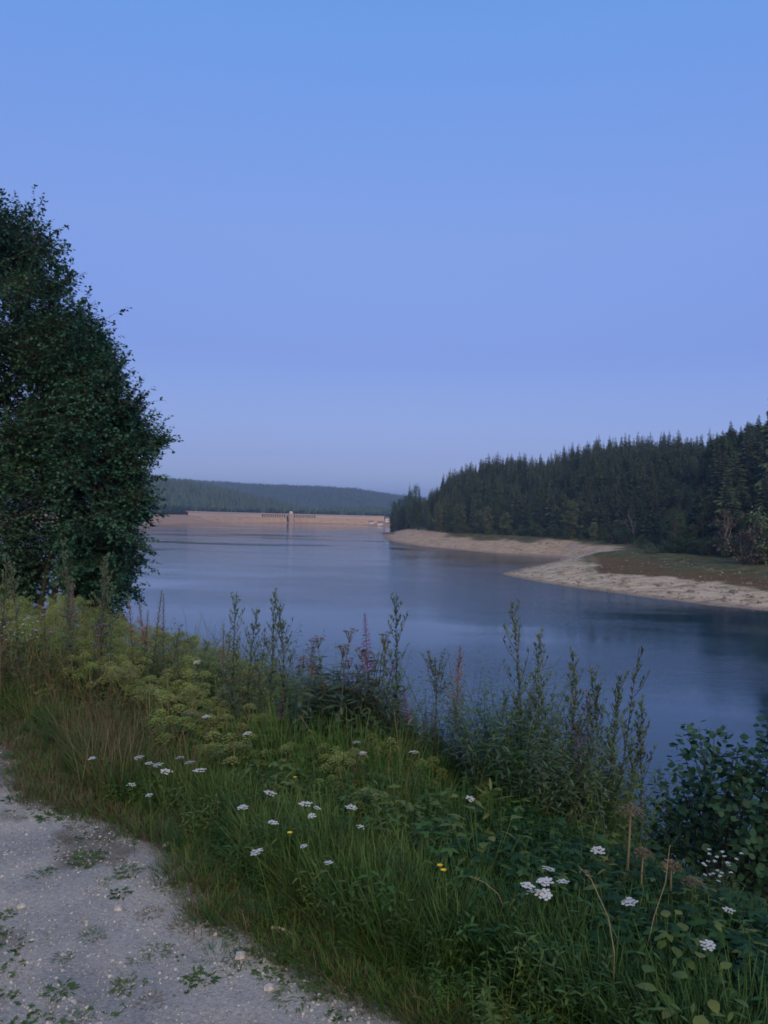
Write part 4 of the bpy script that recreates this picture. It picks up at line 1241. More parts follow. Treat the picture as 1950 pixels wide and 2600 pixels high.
def feathery(seed, n, L, mat):
    g_ = random.Random(seed); m_ = MB()
    for i in range(n):
        a = i * 2.4; d = Vector((math.cos(a), math.sin(a), g_.uniform(.5, 1.6))).normalized(); sd = Vector((-math.sin(a), math.cos(a), 0))
        l_ = L * g_.uniform(.6, 1.1)
        for j in range(9):
            t = .2 + .8 * j / 9; p = d * l_ * t - Vector((0, 0, .25)) * l_ * t * t
            for s_ in (-1, 1): m_.leaf(p, d + sd * s_ * 1.3, l_ * .2 * (1.2 - t), .006, seg=1)
        m_.tube([(0, 0, 0), d * l_ * .5 - Vector((0, 0, .06)) * l_, d * l_ - Vector((0, 0, .25)) * l_], [.0012, .001, .0006], 3, cap=False)
    return m_.mesh('feathery_herb', mat)

# ------------------------------------------------------------------ sowing the bank
g5 = random.Random(11)
def wedge(n, y0, y1, s0, s1, power=1.0, margin=.10):
    """random ground points inside the field of view plus a margin, denser close to the camera"""
    out = []
    while len(out) < n:
        q = RNG.random((n * 2, 2)); y = y0 * (y1 / y0) ** (q[:, 0] ** power); x = (q[:, 1] * 2 - 1) * (.53 + margin) * y
        s = xy_s(x, y); k = (s > s0) & (s < s1); out.extend(np.stack([x[k], y[k]], 1).tolist())
    return np.array(out[:n])
def sow(name, protos, P_, weights_idx, smin, smax, tilt=.12, **tags):
    n = len(P_); z = bank_z(P_[:, 0], P_[:, 1]) - .005
    rot = np.stack([RNG.normal(0, tilt, n), RNG.normal(0, tilt, n), RNG.uniform(0, 6.283, n)], 1)
    return scatter(name, protos, np.column_stack([P_, z]), rot, RNG.uniform(smin, smax, n) if np.isscalar(smin) else RNG.uniform(.75, 1.15, n) * smin, weights_idx, **tags)

GR = [grass_tuft(1, 22, .11, .004, .05, .8, M_GRASS), grass_tuft(2, 22, .11, .004, .05, .8, M_REDG), grass_tuft(3, 22, .11, .004, .05, .9, M_DRYG),
      grass_tuft(4, 24, .30, .006, .05, .5, M_GRASS), grass_tuft(5, 24, .32, .006, .05, .6, M_GRASSB), grass_tuft(6, 20, .30, .004, .05, .6, M_REDG),
      grass_tuft(7, 22, .55, .008, .06, .45, M_GRASS), grass_tuft(8, 22, .55, .008, .05, .5, M_GRASSB), grass_tuft(9, 16, .50, .005, .06, .5, M_DRYG),
      seed_stalks(10, 5, .6, M_DRYG), seed_stalks(11, 5, .55, M_REDG), grass_tuft(12, 22, .30, .005, .06, .7, M_HERBY), grass_tuft(13, 24, .30, .006, .05, .6, M_GRASSD), grass_tuft(14, 22, .50, .007, .06, .55, M_GRASSD)]
n = 30000
Pg = wedge(n, 1.75, 13, -.25, 5.2, .85)
s = xy_s(Pg[:, 0], Pg[:, 1]); u = az_u(Pg[:, 0], Pg[:, 1])
ns = fbm(Pg[:, 0], Pg[:, 1], .9, 3, 51); s_ = s + .35 * fbm(Pg[:, 0], Pg[:, 1], .8, 4, 15) + .12 * fbm(Pg[:, 0], Pg[:, 1], .15, 3, 16)
rr = RNG.random(n)
leftdry = sstep(u, 620, 250) * sstep(s, 1.9, .6)
idx = np.zeros(n, int)
short = s_ < .45 + .15 * ns; mid = (~short) & (s_ < 1.15 + .2 * ns); tall = ~(short | mid)
idx[short] = np.where(rr[short] < .84, 0, np.where(rr[short] < .89, 1, 2))
idx[mid] = np.where(rr[mid] < .66, 3, np.where(rr[mid] < .78, 4, np.where(rr[mid] < .85, 5, 11)))
idx[tall] = np.where(rr[tall] < .45, 6, np.where(rr[tall] < .58, 3, np.where(rr[tall] < .68, 7, np.where(rr[tall] < .75, 8, np.where(rr[tall] < .86, 11, np.where(rr[tall] < .9, 9, 3))))))
deep = (RNG.random(n) < .85 * sstep(u, 950, 1350)) & ~short
idx[deep] = np.where(idx[deep] == 6, 13, 12)
dryk = RNG.random(n) < leftdry * .42
idx[dryk & short] = RNG.integers(1, 3, (dryk & short).sum()); idx[dryk & ~short] = RNG.choice([5, 5, 8, 10, 2], (dryk & ~short).sum())
keep = (s_ > .02 + .10 * RNG.random(n)) & ~((~short) & (RNG.random(n) < .25))
# the fresh green tussock in the middle of the bank
dens = np.where(s > 2.6, .75, 1.0)
hs = 1.0 - .22 * tall - .30 * tall * sstep(u, 700, 450) - .22 * sstep(u, 900, 1400) * tall
hs = hs * (1 - .15 * sstep(Pg[:, 1], 3.2, 2.2) * tall)
keep &= RNG.random(n) < dens
sow('grass', GR, Pg[keep], idx[keep], hs[keep], None, label='tangled green and dry grass covering the bank beside the gravel path', cat='grass')
Pt = np.array([at_d(920, 1316, 4.6)[:2] + np.array([g5.gauss(0, .28), g5.gauss(0, .22)]) for _ in range(300)])
sow('grass', [GR[7], GR[4]], Pt, RNG.integers(0, 2, 300), .85, 1.15, label='clump of fresh bright green grass in the middle of the bank', cat='grass')
# sparse sprigs creeping into the gravel
n = 2600
Pp = wedge(n * 26, 1.7, 7, -1.9, .12, .8)
sp = xy_s(Pp[:, 0], Pp[:, 1]); nn = fbm(Pp[:, 0], Pp[:, 1], .42, 4, 61) + .12 * fbm(Pp[:, 0], Pp[:, 1], .07, 2, 63)
kp = (nn > .06 + .26 * np.clip(-sp / 1.5, 0, 1.4)) & (RNG.random(len(nn)) < .8); Pp = Pp[kp]
SPRIG = [grass_tuft(21, 30, .020, .0022, .045, 1.4, M_GRASS), grass_tuft(22, 26, .016, .002, .04, 1.5, M_DRYG), grass_tuft(23, 26, .016, .002, .045, 1.4, M_REDG), rosette(24, 6, .014, .006, M_HERB)]
sow('sprouting_grass', SPRIG, Pp, RNG.choice([0, 0, 0, 1, 1, 2, 2, 3], len(Pp)), .4, 1.1, label='sparse sprigs of grass and dry stalks creeping into the gravel path', cat='grass')

HB = [herb_leafy(1, 14, .24, .04, .011, M_HERB, 5), herb_leafy(2, 18, .38, .045, .011, M_HERB, 4), rosette(3, 11, .10, .022, M_HERB), lobed(4, 14, .20, M_HERB), lobed(5, 15, .32, M_HERB),
      feathery(6, 12, .16, M_HERB), feathery(7, 12, .22, M_HERBY), lobed(8, 13, .28, M_HERBY), rosette(9, 9, .20, .03, M_HERB, 1.0), herb_leafy(10, 16, .32, .04, .010, M_HERBY, 4), rosette(11, 9, .055, .02, M_HERB, .3),
      herb_leafy(12, 16, .26, .042, .012, M_HERBD, 5), lobed(13, 15, .24, M_HERBD), feathery(14, 12, .18, M_HERBD)]
n = 15000
Ph = wedge(n, 1.75, 11, .12, 5.0, .85)
s = xy_s(Ph[:, 0], Ph[:, 1]); u = az_u(Ph[:, 0], Ph[:, 1]); nz_ = fbm(Ph[:, 0], Ph[:, 1], .7, 3, 71)
idx = RNG.choice([0, 1, 2, 3, 4, 5, 5, 5, 8, 1, 9, 7, 6, 6], n)
dk = RNG.random(n) < .82 * sstep(u, 950, 1350); idx[dk] = RNG.integers(11, 14, dk.sum())
low = s < .7 + .2 * nz_; idx[low] = RNG.choice([10, 5, 2, 0, 10], low.sum())
kp = (RNG.random(n) < np.where(u < 700, .55, 1.0)) & ~(low & (u < 500) & (RNG.random(n) < .6)) & (RNG.random(n) < sstep(s, .0, .5) + .15)
sow('undergrowth', HB, Ph[kp], idx[kp], .65, 1.15, .2, label='dense low leafy undergrowth of yarrow, clover and brambles on the bank', cat='undergrowth')

TW = [herb_leafy(31, 26, .85, .07, .014, M_MUG, 2), herb_leafy(32, 24, .7, .075, .018, M_AGR, 2), herb_leafy(33, 26, .75, .06, .012, M_HERB, 2), seed_stalks(34, 3, .9, M_DRYG)]
n = 1500
Pw = wedge(n, 3.4, 8.5, 1.9, 3.6, 1.0); uw = az_u(Pw[:, 0], Pw[:, 1]); kp = (uw > 480) & (uw < 1620) & (fbm(Pw[:, 0], Pw[:, 1], .6, 2, 81) > -.15); Pw = Pw[kp]
sow('weeds', TW, Pw, RNG.choice([0, 0, 1, 2, 2, 3], len(Pw)), .6, 1.0, .14, label='leafy weeds thickening the brow of the bank between the tall spires', cat='undergrowth')

def stand(n, u0, u1, d0, d1):
    d = RNG.uniform(d0, d1, n); u = RNG.uniform(u0, u1, n); return np.column_stack([(u - 975) / F * d, d])
Pw = stand(260, 1215, 1610, 4.0, 4.7)
sow('weeds', [TW[0], TW[2]], Pw, RNG.integers(0, 2, len(Pw)), .75, 1.2, .10, label='bushy lower growth filling the grey-green mugwort stand at the right', cat='undergrowth')
Pw = stand(150, 770, 965, 4.7, 5.2)
sow('weeds', [TW[1]], Pw, np.zeros(len(Pw), int), .8, 1.15, .10, label='dark leafy growth packed around the agrimony stems in the middle', cat='undergrowth')

# taller cover where the bank falls away towards the water
n = 5200
Pd = wedge(n, 3.0, 26, 3.4, 18, .8)
ud = az_u(Pd[:, 0], Pd[:, 1])
sow('slope_vegetation', [HB[1], HB[4], GR[6], GR[8], HB[8]], Pd, RNG.integers(0, 5, n), 1.2, 2.2, .2, label='rough grass and herbs on the steep slope down to the water', cat='undergrowth')

# ------------------------------------------------------------------ umbel plants massed on the left
ORD = ['first', 'second', 'third', 'fourth', 'fifth', 'sixth', 'seventh', 'eighth', 'ninth', 'tenth', 'eleventh', 'twelfth', 'thirteenth', 'fourteenth', 'fifteenth', 'sixteenth', 'seventeenth', 'eighteenth', 'nineteenth', 'twentieth']
ORD += ['twenty-' + o for o in ORD[:9]] + ['thirtieth'] + ['thirty-' + o for o in ORD[:9]] + ['fortieth'] + ['forty-' + o for o in ORD[:9]] + ['fiftieth']
UM = [plant_root('umbel_plant', umbel_plant(100 + k)) for k in range(6)]
for r_ in UM:
    for c in r_.children:
        if c.name.startswith('umbels'): c['kind'] = 'stuff'
def put(proto, loc, scale, rz=None, tilt=(0, 0), sxy=None):
    if proto.name not in used: o = proto; used.add(proto.name)
    else: o = copy_tree(proto)
    o.location = loc; o.rotation_euler = (tilt[0], tilt[1], g5.uniform(0, 6.28) if rz is None else rz)
    o.scale = (sxy or scale, sxy or scale, scale)
    return o
cnt = 0; tries = 0; spots = []
while cnt < 290 and tries < 60000:
    tries += 1
    d = 3.6 * (10.5 / 3.6) ** (g5.random() ** .9); u = g5.uniform(-60, 1330); x = (u - 975) / F * d; s = float(xy_s(x, d))
    if not (.85 < s < 3.2): continue
    if u > 640 and g5.random() < .45: continue
    if u > 960 and g5.random() < .82: continue
    if any((x - q[0]) ** 2 + (d - q[1]) ** 2 < .13 ** 2 for q in spots): continue
    spots.append((x, d)); cnt += 1
    z = float(bank_z(x, d)) - .02
    hh = .70 - .24 * min(1, max(0, (u - 150) / 500)) - .10 * (1 if s < 1.4 else 0) - .08 * (u > 1000)
    o = put(UM[g5.randint(0, 5)], (x, d, z), hh * g5.uniform(.82, 1.08) / .75, tilt=(g5.gauss(0, .08), g5.gauss(0, .08)), sxy=.95 if u < 700 else .68)
    ROWS = [(60, 'below the left photo edge trees'), (160, 'below the leaning tree stems'), (260, 'below the right foot of the left trees'), (380, 'below the pale pink willowherbs'), (520, 'between left trees and first mugworts'),
            (660, 'under the leftmost mugwort pair'), (800, 'left of the agrimony clump'), (960, 'below the agrimony clump'), (1150, 'below the rust-brown dock'), (9999, 'in front of the mugwort stand')]
    wh = next(w_ for q_, w_ in ROWS if u < q_)
    dep_ = 'lowest' if s < 1.5 else 'middle' if s < 2.1 else 'topmost'
    lab = '%s umbel plant %s, one of its %s row' % ('yellow-green' if u < 660 else 'browning', wh, dep_)



    tag(o, lab, 'umbel plant', 'umbel plants on the bank')

# ------------------------------------------------------------------ single tall plants, each rooted under its tip
def by_tip(protos, k, u, v, d, h0, name_label, cat, group, lean=.13, sxy=None, hmin=.25):
    tip = at_d(u, v, d); dx, dy = g5.gauss(0, lean * .4), g5.gauss(0, lean * .4)
    x, y = tip[0] - dx, tip[1] - dy; z = float(bank_z(x, y)) - .02
    h = max(hmin, tip[2] - z); sc_ = h / h0
    o = put(protos[k % len(protos)], (x, y, z), sc_, tilt=(-dy / h * .8, dx / h * .8), sxy=sxy or 1.15 * (sc_ ** .5))
    tag(o, name_label, cat, group); return o
MUG = [plant_root('mugwort_plant', mugwort(200 + k, bushy=b)) for k, b in enumerate((1.0, .8, 1.25, 1.0, .7))]
GM = 'tall grey-green mugwort spires'
mug = [(13, 1404, 6.5, 2), (42, 1421, 6.2, 0), (195, 1362, 6.6, 2), (236, 1412, 6.4, 3), (250, 1398, 6.8, 2), (180, 1440, 6.0, 4), (292, 1545, 6.3, 1), (424, 1590, 6.2, 4), (456, 1611, 6.1, 1), (477, 1615, 6.0, 4), (510, 1619, 6.0, 1),
       (602, 1498, 5.4, 2), (627, 1543, 5.3, 0), (648, 1631, 5.3, 1), (580, 1600, 5.5, 4), (694, 1503, 5.2, 3), (702, 1602, 5.2, 4), (745, 1525, 5.1, 0), (720, 1640, 5.4, 1), (1002, 1500, 4.7, 2), (966, 1644, 4.8, 1), (1023, 1648, 4.7, 4),
       (1200, 1869, 4.5, 4), (1266, 1739, 4.5, 1), (1295, 1797, 4.4, 0), (1338, 1609, 4.5, 3), (1362, 1700, 4.4, 1), (1401, 1522, 4.4, 2), (1425, 1760, 4.3, 0), (1446, 1691, 4.5, 1), (1463, 1662, 4.4, 3), (1480, 1790, 4.3, 4), (1497, 1715, 4.5, 0),
       (1509, 1633, 4.6, 4), (1521, 1710, 4.4, 3), (1553, 1734, 4.5, 1), (1574, 1690, 4.4, 2), (1601, 1783, 4.3, 3), (1580, 1830, 4.4, 0), (1375, 1800, 4.3, 0), (1320, 1860, 4.3, 3), (1400, 1850, 4.2, 2), (1440, 1880, 4.2, 0), (1350, 1930, 4.1, 2), (1540, 1900, 4.3, 3), (1500, 1940, 4.1, 0), (1245, 1930, 4.4, 1), (1460, 1960, 4.2, 3), (1300, 1960, 4.2, 1)]
mug.sort(key=lambda q: q[0])
for i, (u, v, d, k) in enumerate(mug):
    side = 'before the left trees' if u < 320 else 'left of the agrimony clump' if u < 780 else 'beside the agrimony clump' if u < 1150 else 'in the stand left of the bush'
    by_tip(MUG, k, u, v, d, 1.3, 'grey-green mugwort spire, %s from the left, %s' % (ORD[i], side), 'mugwort', GM)
FW = [plant_root('willowherb_plant', fireweed(300, 1.2)), plant_root('willowherb_plant', fireweed(301, 1.2, faded=True)), plant_root('willowherb_plant', fireweed(302, 1.2, bare=True))]
GF = 'pink willowherb spires'
for (u, v, d, k, lab) in ((948, 1558, 4.9, 0, 'tallest pink willowherb spire, rising above the right end of the agrimony clump'),
                          (574, 1596, 5.5, 1, 'faded pink willowherb beside the leftmost mugworts on the middle bank'),
                          (1017, 1741, 4.8, 0, 'short pink willowherb right of the tall mugwort in the middle'),
                          (363, 1505, 6.2, 1, 'thin pale pink willowherb against the water by the left trees, left of the tallest pair'),
                          (384, 1499, 6.3, 2, 'tallest straw-pink willowherb against the water by the left trees'),
                          (403, 1510, 6.3, 2, 'straw-pink willowherb just right of the tallest one by the left trees'),
                          (333, 1546, 6.1, 1, 'dark pink willowherb close to the lowest branches of the left trees'),
                          (1466, 1759, 4.5, 0, 'pink willowherb glowing in the middle of the mugwort stand'),
                          (1328, 1759, 4.6, 1, 'faded willowherb in the left part of the mugwort stand'),
                          (1504, 1850, 4.4, 0, 'lower pink willowherb in the right part of the mugwort stand'),
                          (740, 1766, 5.0, 0, 'low pink willowherb at the left foot of the agrimony clump'),
                          (905, 1900, 4.7, 0, 'small purple willowherb low in front of the agrimony clump'),
                          (162, 1470, 6.4, 2, 'dry brown-pink willowherb in front of the leaning tree stems, left one'),
                          (178, 1490, 6.2, 2, 'dry brown-pink willowherb in front of the leaning tree stems, right one'),
                          (1040, 1800, 4.7, 1, 'faded willowherb between the leafy fleabane and the tall mugwort'),
                          (1115, 1800, 4.8, 2, 'pale dry willowherb behind the rust-coloured dock')):
    by_tip(FW, k, u, v, d, 1.2, lab, 'willowherb', GF)
by_tip([plant_root('leafy_stalk_plant', fireweed(303, 1.0, faded=True))], 0, 432, 1527, 6.0, 1.0, 'yellow-green leafy spike leaning right against the water by the left trees', 'willowherb', GF, .3)
AG = [agrimony(400 + k) for k in range(3)]
GA = 'agrimony stems in one dark clump'
ag = sorted([(833, 1608), (812, 1623), (901, 1627), (787, 1659), (852, 1644), (873, 1648), (932, 1615), (760, 1705), (800, 1700), (890, 1690), (840, 1730), (925, 1700), (960, 1700), (780, 1745), (820, 1680), (870, 1720), (910, 1740), (845, 1780), (945, 1660), (770, 1690), (858, 1660), (915, 1665), (798, 1640), (885, 1700), (828, 1750), (900, 1780), (935, 1750), (790, 1770), (865, 1800)])
for i, (u, v) in enumerate(ag):
    by_tip(AG, i, u, v, 4.9 + g5.uniform(-.25, .25), 1.05, 'dark leafy agrimony stem with a brown flat top, %s from the left in its clump' % ORD[i], 'agrimony', GA)
by_tip([fleabane(450)], 0, 1084, 1627, 4.6, 1.1 + .12, 'stout leafy plant with a bushy light green head between two tall spires', 'fleabane', None)
by_tip([plant_root('dock_plant', dock(460))], 0, 1139, 1646, 4.6, 1.25, 'rust-brown dock seed spike against the water left of the mugwort stand', 'dock', None)
DS = [plant_root('daisy_plant', daisy_spray(470, .7)), plant_root('daisy_plant', daisy_spray(471, .6, 22, .08)), plant_root('daisy_plant', daisy_spray(472, .6, 16, .06))]
GD = 'sprays of tiny white daisies'
for u, v, d, k, lab in ((1262, 1838, 4.6, 0, 'largest spray of tiny white daisies, at the left side of the mugwort stand'),
                        (1190, 1905, 4.7, 1, 'small white daisy spray against the water left of the largest spray'),
                        (1300, 1885, 4.4, 1, 'white daisy spray just right of and below the largest one'),
                        (1862, 2140, 3.0, 1, 'white daisy spray glowing in front of the dark round-leaved bush'),
                        (1520, 1990, 4.3, 2, 'faint white daisy spray low in the right part of the mugwort stand'),
                        (10, 1545, 6.0, 1, 'whitish daisy spray at the left edge below the trees'),
                        (75, 1560, 6.0, 2, 'small white daisy spray in front of the leaning tree stems')):
    by_tip(DS, k, u, v, d, .7 if k == 0 else .6, lab, 'daisy', GD, .03)
TH = [plant_root('thistle_plant', thistle(480))]
by_tip(TH, 0, 118, 1532, 6.1, .9, 'purple-headed thistle in front of the leaning tree stems', 'thistle', 'purple thistles')
by_tip(TH, 0, 252, 1588, 6.1, .9, 'purple-headed thistle at the lower right foot of the left trees', 'thistle', 'purple thistles')
by_tip(TH, 0, 5, 1455, 6.4, .9, 'dusky purple thistle at the very left edge of the photo', 'thistle', 'purple thistles')

def hit(u, v, h, d0=1.6):
    """first place along the view line that lies h above the bank"""
    for d in np.arange(d0, 12, .02):
        p = at_d(u, v, d)
        if p[2] <= float(bank_z(p[0], p[1])) + h: return p, d
    return at_d(u, v, 5), 5
YR = [plant_root('yarrow_plant', yarrow(500 + k)) for k in range(5)]
ya = [(542, 1814), (659, 1859), (924, 1886), (909, 1912), (1027, 1891), (1032, 1908), (632, 1998), (767, 2032), (873, 2039), (601, 2052), (635, 2077), (888, 2094), (753, 2043), (800, 2051), (797, 2136), (506, 1925), (504, 1938), (1160, 2006), (270, 1918),
      (403, 1915), (390, 1935), (417, 1936), (444, 1936), (504, 1951), (346, 1982), (405, 2012), (422, 1668), (412, 1680), (485, 1816), (574, 1654), (711, 2155), (838, 2193), (1546, 2149), (1327, 2229), (1352, 2208), (1384, 2221), (1376, 2236), (1447, 2240),
      (1416, 2280), (1675, 2273), (1834, 2287), (1807, 2362)]
ya.sort()
big = {(1546, 2149), (1327, 2229), (1384, 2221), (1376, 2236), (1416, 2280), (1675, 2273), (422, 1668), (542, 1814)}
small = {(270, 1918), (346, 1982), (405, 2012), (1834, 2287), (838, 2193), (753, 2043), (800, 2051), (797, 2136), (888, 2094)}
for i, (u, v) in enumerate(ya):
    d0 = 5.9 if v < 1700 else 1.6
    hh = .42 if v < 1960 else .36 if v < 2100 else .33
    p, d = hit(u, v, hh, d0)
    z = float(bank_z(p[0], p[1])) - .01; h = p[2] - z
    o = put(YR[i % 5], (p[0], p[1], z), h / .45, tilt=(g5.gauss(-.02, .13), g5.gauss(0, .13)), sxy=.82 if (u, v) in big else .5 if (u, v) in small else .72)
    adj = 'large flat' if (u, v) in big else 'tiny' if (u, v) in small else 'flat'
    tag(o, '%s white yarrow head on the bank, %s yarrow from the left' % (adj, ORD[i]), 'yarrow', 'white yarrow flowers on the bank')
# buttercups
for (u, v, lab) in ((736, 2115, 'yellow buttercup low in the grass left of the middle'), (1126, 2210, 'yellow buttercup left of the large white yarrow group'), (1117, 2198, 'upper yellow buttercup of the close pair by the bramble leaves'), (749, 1974, 'faint yellow buttercup high on the middle bank')):
    p, d = hit(u, v, .28); z = float(bank_z(p[0], p[1])); h = p[2] - z
    g_ = random.Random(int(u)); st = MB(); fl = MB(); pts = bend_pts(h, .03, g_, 4); st.tube(pts, [.0014] * 4, 3, cap=False)
    for j in range(5): fl.leaf(pts[-1], (math.cos(j * 1.257), math.sin(j * 1.257), .5), .013, .012, seg=1, peak=.6)
    r_ = plant_root('buttercup_plant', dict(stem=(st, M_GRASS), petals=(fl, M_YEL))); r_.location = (p[0] - pts[-1].x, p[1] - pts[-1].y, z); tag(r_, lab, 'buttercup', 'yellow buttercups')
# dry umbels at the right
for (u, v, d, rad, lab) in ((1602, 2050, 3.1, .055, 'tallest dry tan umbel on a thick pale stalk beside the dark bush'), (1634, 2160, 2.95, .035, 'small dry brown umbel leaning right of the tallest dry one'),
                            (1704, 2192, 2.9, .04, 'dry brown umbel against the black inside of the bush, left of a pair'), (1761, 2236, 2.85, .04, 'dry brown umbel against the black inside of the bush, right of a pair')):
    p = at_d(u, v, d); z = float(bank_z(p[0], p[1])); h = p[2] - z; g_ = random.Random(int(u)); st = MB(); fl = MB()
    pts = bend_pts(h, .03, g_, 5); st.tube(pts, [.006, .0055, .005, .0045, .004] if rad > .05 else [.0035] * 5, 6, cap=False)
    umbel(fl, st, pts[-1] - Vector((0, 0, rad * .6)), 20, rad, .6, g_, k=9, size=.011)
    r_ = plant_root('dry_umbel_plant', dict(stem=(st, M_STRAW), seed_head=(fl, M_BROWNFL))); r_.location = (p[0] - pts[-1].x, p[1] - pts[-1].y, z); tag(r_, lab, 'umbel plant', 'dry umbels beside the bush')
# long arching straw stalks
for (pts_, lab) in (([(838, 1985, 4.2), (815, 1920, 4.25), (790, 1860, 4.3), (768, 1826, 4.3), (755, 1816, 4.3)], 'long pale grass stalk arching left in front of the agrimony clump'),
                    ([(1015, 1960, 4.4), (1012, 1900, 4.4), (1006, 1850, 4.4), (1000, 1800, 4.4)], 'thin pale stalk standing between the tall mugwort and the leafy fleabane'),
                    ([(1560, 2420, 2.3), (1545, 2330, 2.35), (1500, 2230, 2.4), (1470, 2200, 2.45)], 'pale curved stalk hanging in the weeds below the yarrow group'),
                    ([(1640, 2420, 2.5), (1660, 2330, 2.5), (1690, 2240, 2.5), (1700, 2150, 2.55)], 'slender pale stalk leaning right across the front of the dark bush'),
                    ([(1290, 2330, 2.7), (1265, 2270, 2.7), (1230, 2240, 2.75), (1190, 2225, 2.8)], 'tan stalk bending left below the bramble leaves')):
    w_ = [Vector(at_d(*q)) for q in pts_]; b = w_[0]; g0 = float(bank_z(b.x, b.y)); w_ = [Vector((b.x, b.y, min(b.z - .02, g0)))] + w_
    m_ = MB(); o0 = w_[0]; w_ = [q - o0 for q in w_]; m_.tube(w_, [.0015] * (len(w_) - 1) + [.0009], 4)
    for k in range(10): m_.leaf(w_[-1].lerp(w_[-2], g5.random()), (g5.uniform(-1, 1), g5.uniform(-1, 1), .5), .014, .004, seg=1)
    o = m_.build('grass_stalk', M_STRAW); o.location = o0; tag(o, lab, 'stalk')

# ------------------------------------------------------------------ round-leaved bush at the right
POLY_C = [(1600, 2230), (1618, 2130), (1632, 2040), (1640, 1995), (1668, 2010), (1695, 1985), (1712, 1945), (1742, 1862), (1772, 1860), (1800, 1812), (1840, 1885), (1885, 1925), (1905, 1905), (1945, 1830), (2060, 1780), (2170, 1850), (2180, 2380), (1900, 2360), (1700, 2300)]
g6 = random.Random(77)
bl = crown_blobs(POLY_C, 4.7, .7, .15, 210, 78)
cx, cy = D(1840, 4.9); root = empty('bush', (cx, cy, float(bank_z(cx, cy)) - .1)); tag(root, 'dark round-leaved bush at the lower right, rising in front of the lake', 'bush')
iv = -Vector(root.location); tw = MB(); joined = MB(); leaves = []
for c, r_ in bl:
    b = Vector((g6.uniform(-.35, .35), g6.uniform(-.3, .3), .05)); e = c + iv
    tw.tube([b, b.lerp(e, .5) + Vector((g6.uniform(-.06, .06), g6.uniform(-.06, .06), .08)), e, e + (e - b).normalized() * r_ * .8], [.007, .005, .003, .0015], 4, cap=False)
    for k in range(34):
        d = Vector((g6.gauss(0, 1), g6.gauss(0, 1), g6.gauss(0, 1))).normalized(); p = e + d * r_ * g6.uniform(.3, 1.15)
        leaves.append((p, (d * .6 + Vector((g6.uniform(-1, 1), g6.uniform(-1, 1), g6.uniform(-.6, .5)))).normalized(), g6.uniform(.7, 1.25), g6.uniform(-1.2, 1.2)))
leaves.sort(key=lambda q: (q[0] - iv - Vector((0, 0, EYE))).length)
me_b = shared_leaf('bush', .048, .040, M_BUSH, seg=3, bend=.12, peak=.5)
vis = [q for q in leaves if abs((q[0] - iv).x / (q[0] - iv).y) < .53][:290]
vs_ = set(id(q) for q in vis)
for q in vis: leaf_obj(me_b, root, *q)
for q in leaves:
    if id(q) in vs_: continue
    joined.leaf(q[0], q[1], .048 * q[2], .040 * q[2], up=(math.sin(q[3]) * .8, math.cos(q[3] * 3) * .5, 1), bend=.12, seg=2, peak=.5)
tag(joined.build('foliage', M_BUSH, root), kind='stuff'); tag(tw.build('branches', M_TWIGD, root), kind='stuff')

# broad leaves low at the right: plants with a few large leaves of their own
me_burr = shared_leaf('broad', .10, .058, M_HERB, seg=4, bend=.3, peak=.4)
me_br = shared_leaf('bramble', .06, .042, M_HERBY, seg=3, bend=.35, peak=.4)
me_long = shared_leaf('sword', .26, .022, M_GRASSB, seg=5, bend=.35, peak=.4)
def leafy_plant(name, u, v, h, me, n, sc_, label, cat, upz=.5, spread=.05, group=None):
    p, d = hit(u, v, h * .6); z = float(bank_z(p[0], p[1])); r_ = empty(name, (p[0], p[1], z)); st = MB()
    for k in range(n):
        a = k * 2.4 + g5.random(); e = Vector((math.cos(a) * spread * g5.uniform(.3, 1.3), math.sin(a) * spread * g5.uniform(.3, 1.3), h * g5.uniform(.35, 1.0)))
        st.tube([(0, 0, 0), e * .5 + Vector((0, 0, .02)), e], [.0022, .002, .0016], 4, cap=False)
        leaf_obj(me, r_, e, (math.cos(a), math.sin(a), upz * g5.uniform(-.3, 1)), sc_ * g5.uniform(.7, 1.15), g5.uniform(-.3, .3))
    st.build('stem', M_GRASS, r_); tag(r_, label, cat, group)
leafy_plant('burdock_plant', 1560, 2340, .30, me_burr, 4, .62, 'plant with one broad pale green leaf below the yarrow at the right', 'burdock')
leafy_plant('burdock_plant', 1630, 2560, .26, me_burr, 4, .6, 'broad-leaved plant at the bottom edge right of centre', 'burdock')
leafy_plant('burdock_plant', 1880, 2540, .3, me_burr, 5, .6, 'broad-leaved dark plant in the bottom right corner', 'burdock')
leafy_plant('bramble_plant', 1225, 2170, .42, me_br, 22, 1.0, 'yellowish bramble leaves in front of the mugwort stand', 'bramble', spread=.14)
leafy_plant('bramble_plant', 1180, 2080, .42, me_br, 18, .9, 'smaller bramble just left of and above the yellowish bramble leaves', 'bramble', spread=.12)
leafy_plant('bramble_plant', 1700, 2440, .30, me_br, 16, .9, 'bright green bramble sprig right of the broad pale leaf', 'bramble', spread=.10)
leafy_plant('bramble_plant', 1790, 2590, .30, me_br, 16, .9, 'bramble sprig at the bottom edge near the right corner', 'bramble', spread=.12)
leafy_plant('sedge_plant', 1510, 2330, .14, me_long, 12, .85, 'tuft of broad sword-shaped grass leaves below the middle yarrow', 'sedge', 1.6, .03)
leafy_plant('sedge_plant', 1600, 2290, .14, me_long, 12, .9, 'tuft of broad sword-shaped leaves under the leaning white yarrow', 'sedge', 1.6, .03)
leafy_plant('sedge_plant', 1000, 2020, .16, me_long, 16, 1.1, 'fresh green sword-leaved tuft in the middle of the bank', 'sedge', 1.8, .03)
leafy_plant('young_willowherb', 1245, 2085, .42, shared_leaf('lance', .10, .02, M_HERBY, bend=.1), 18, 1.0, 'upright yellow-green shoot with lance-shaped leaves left of the mugwort stand', 'willowherb', 1.2, .015)

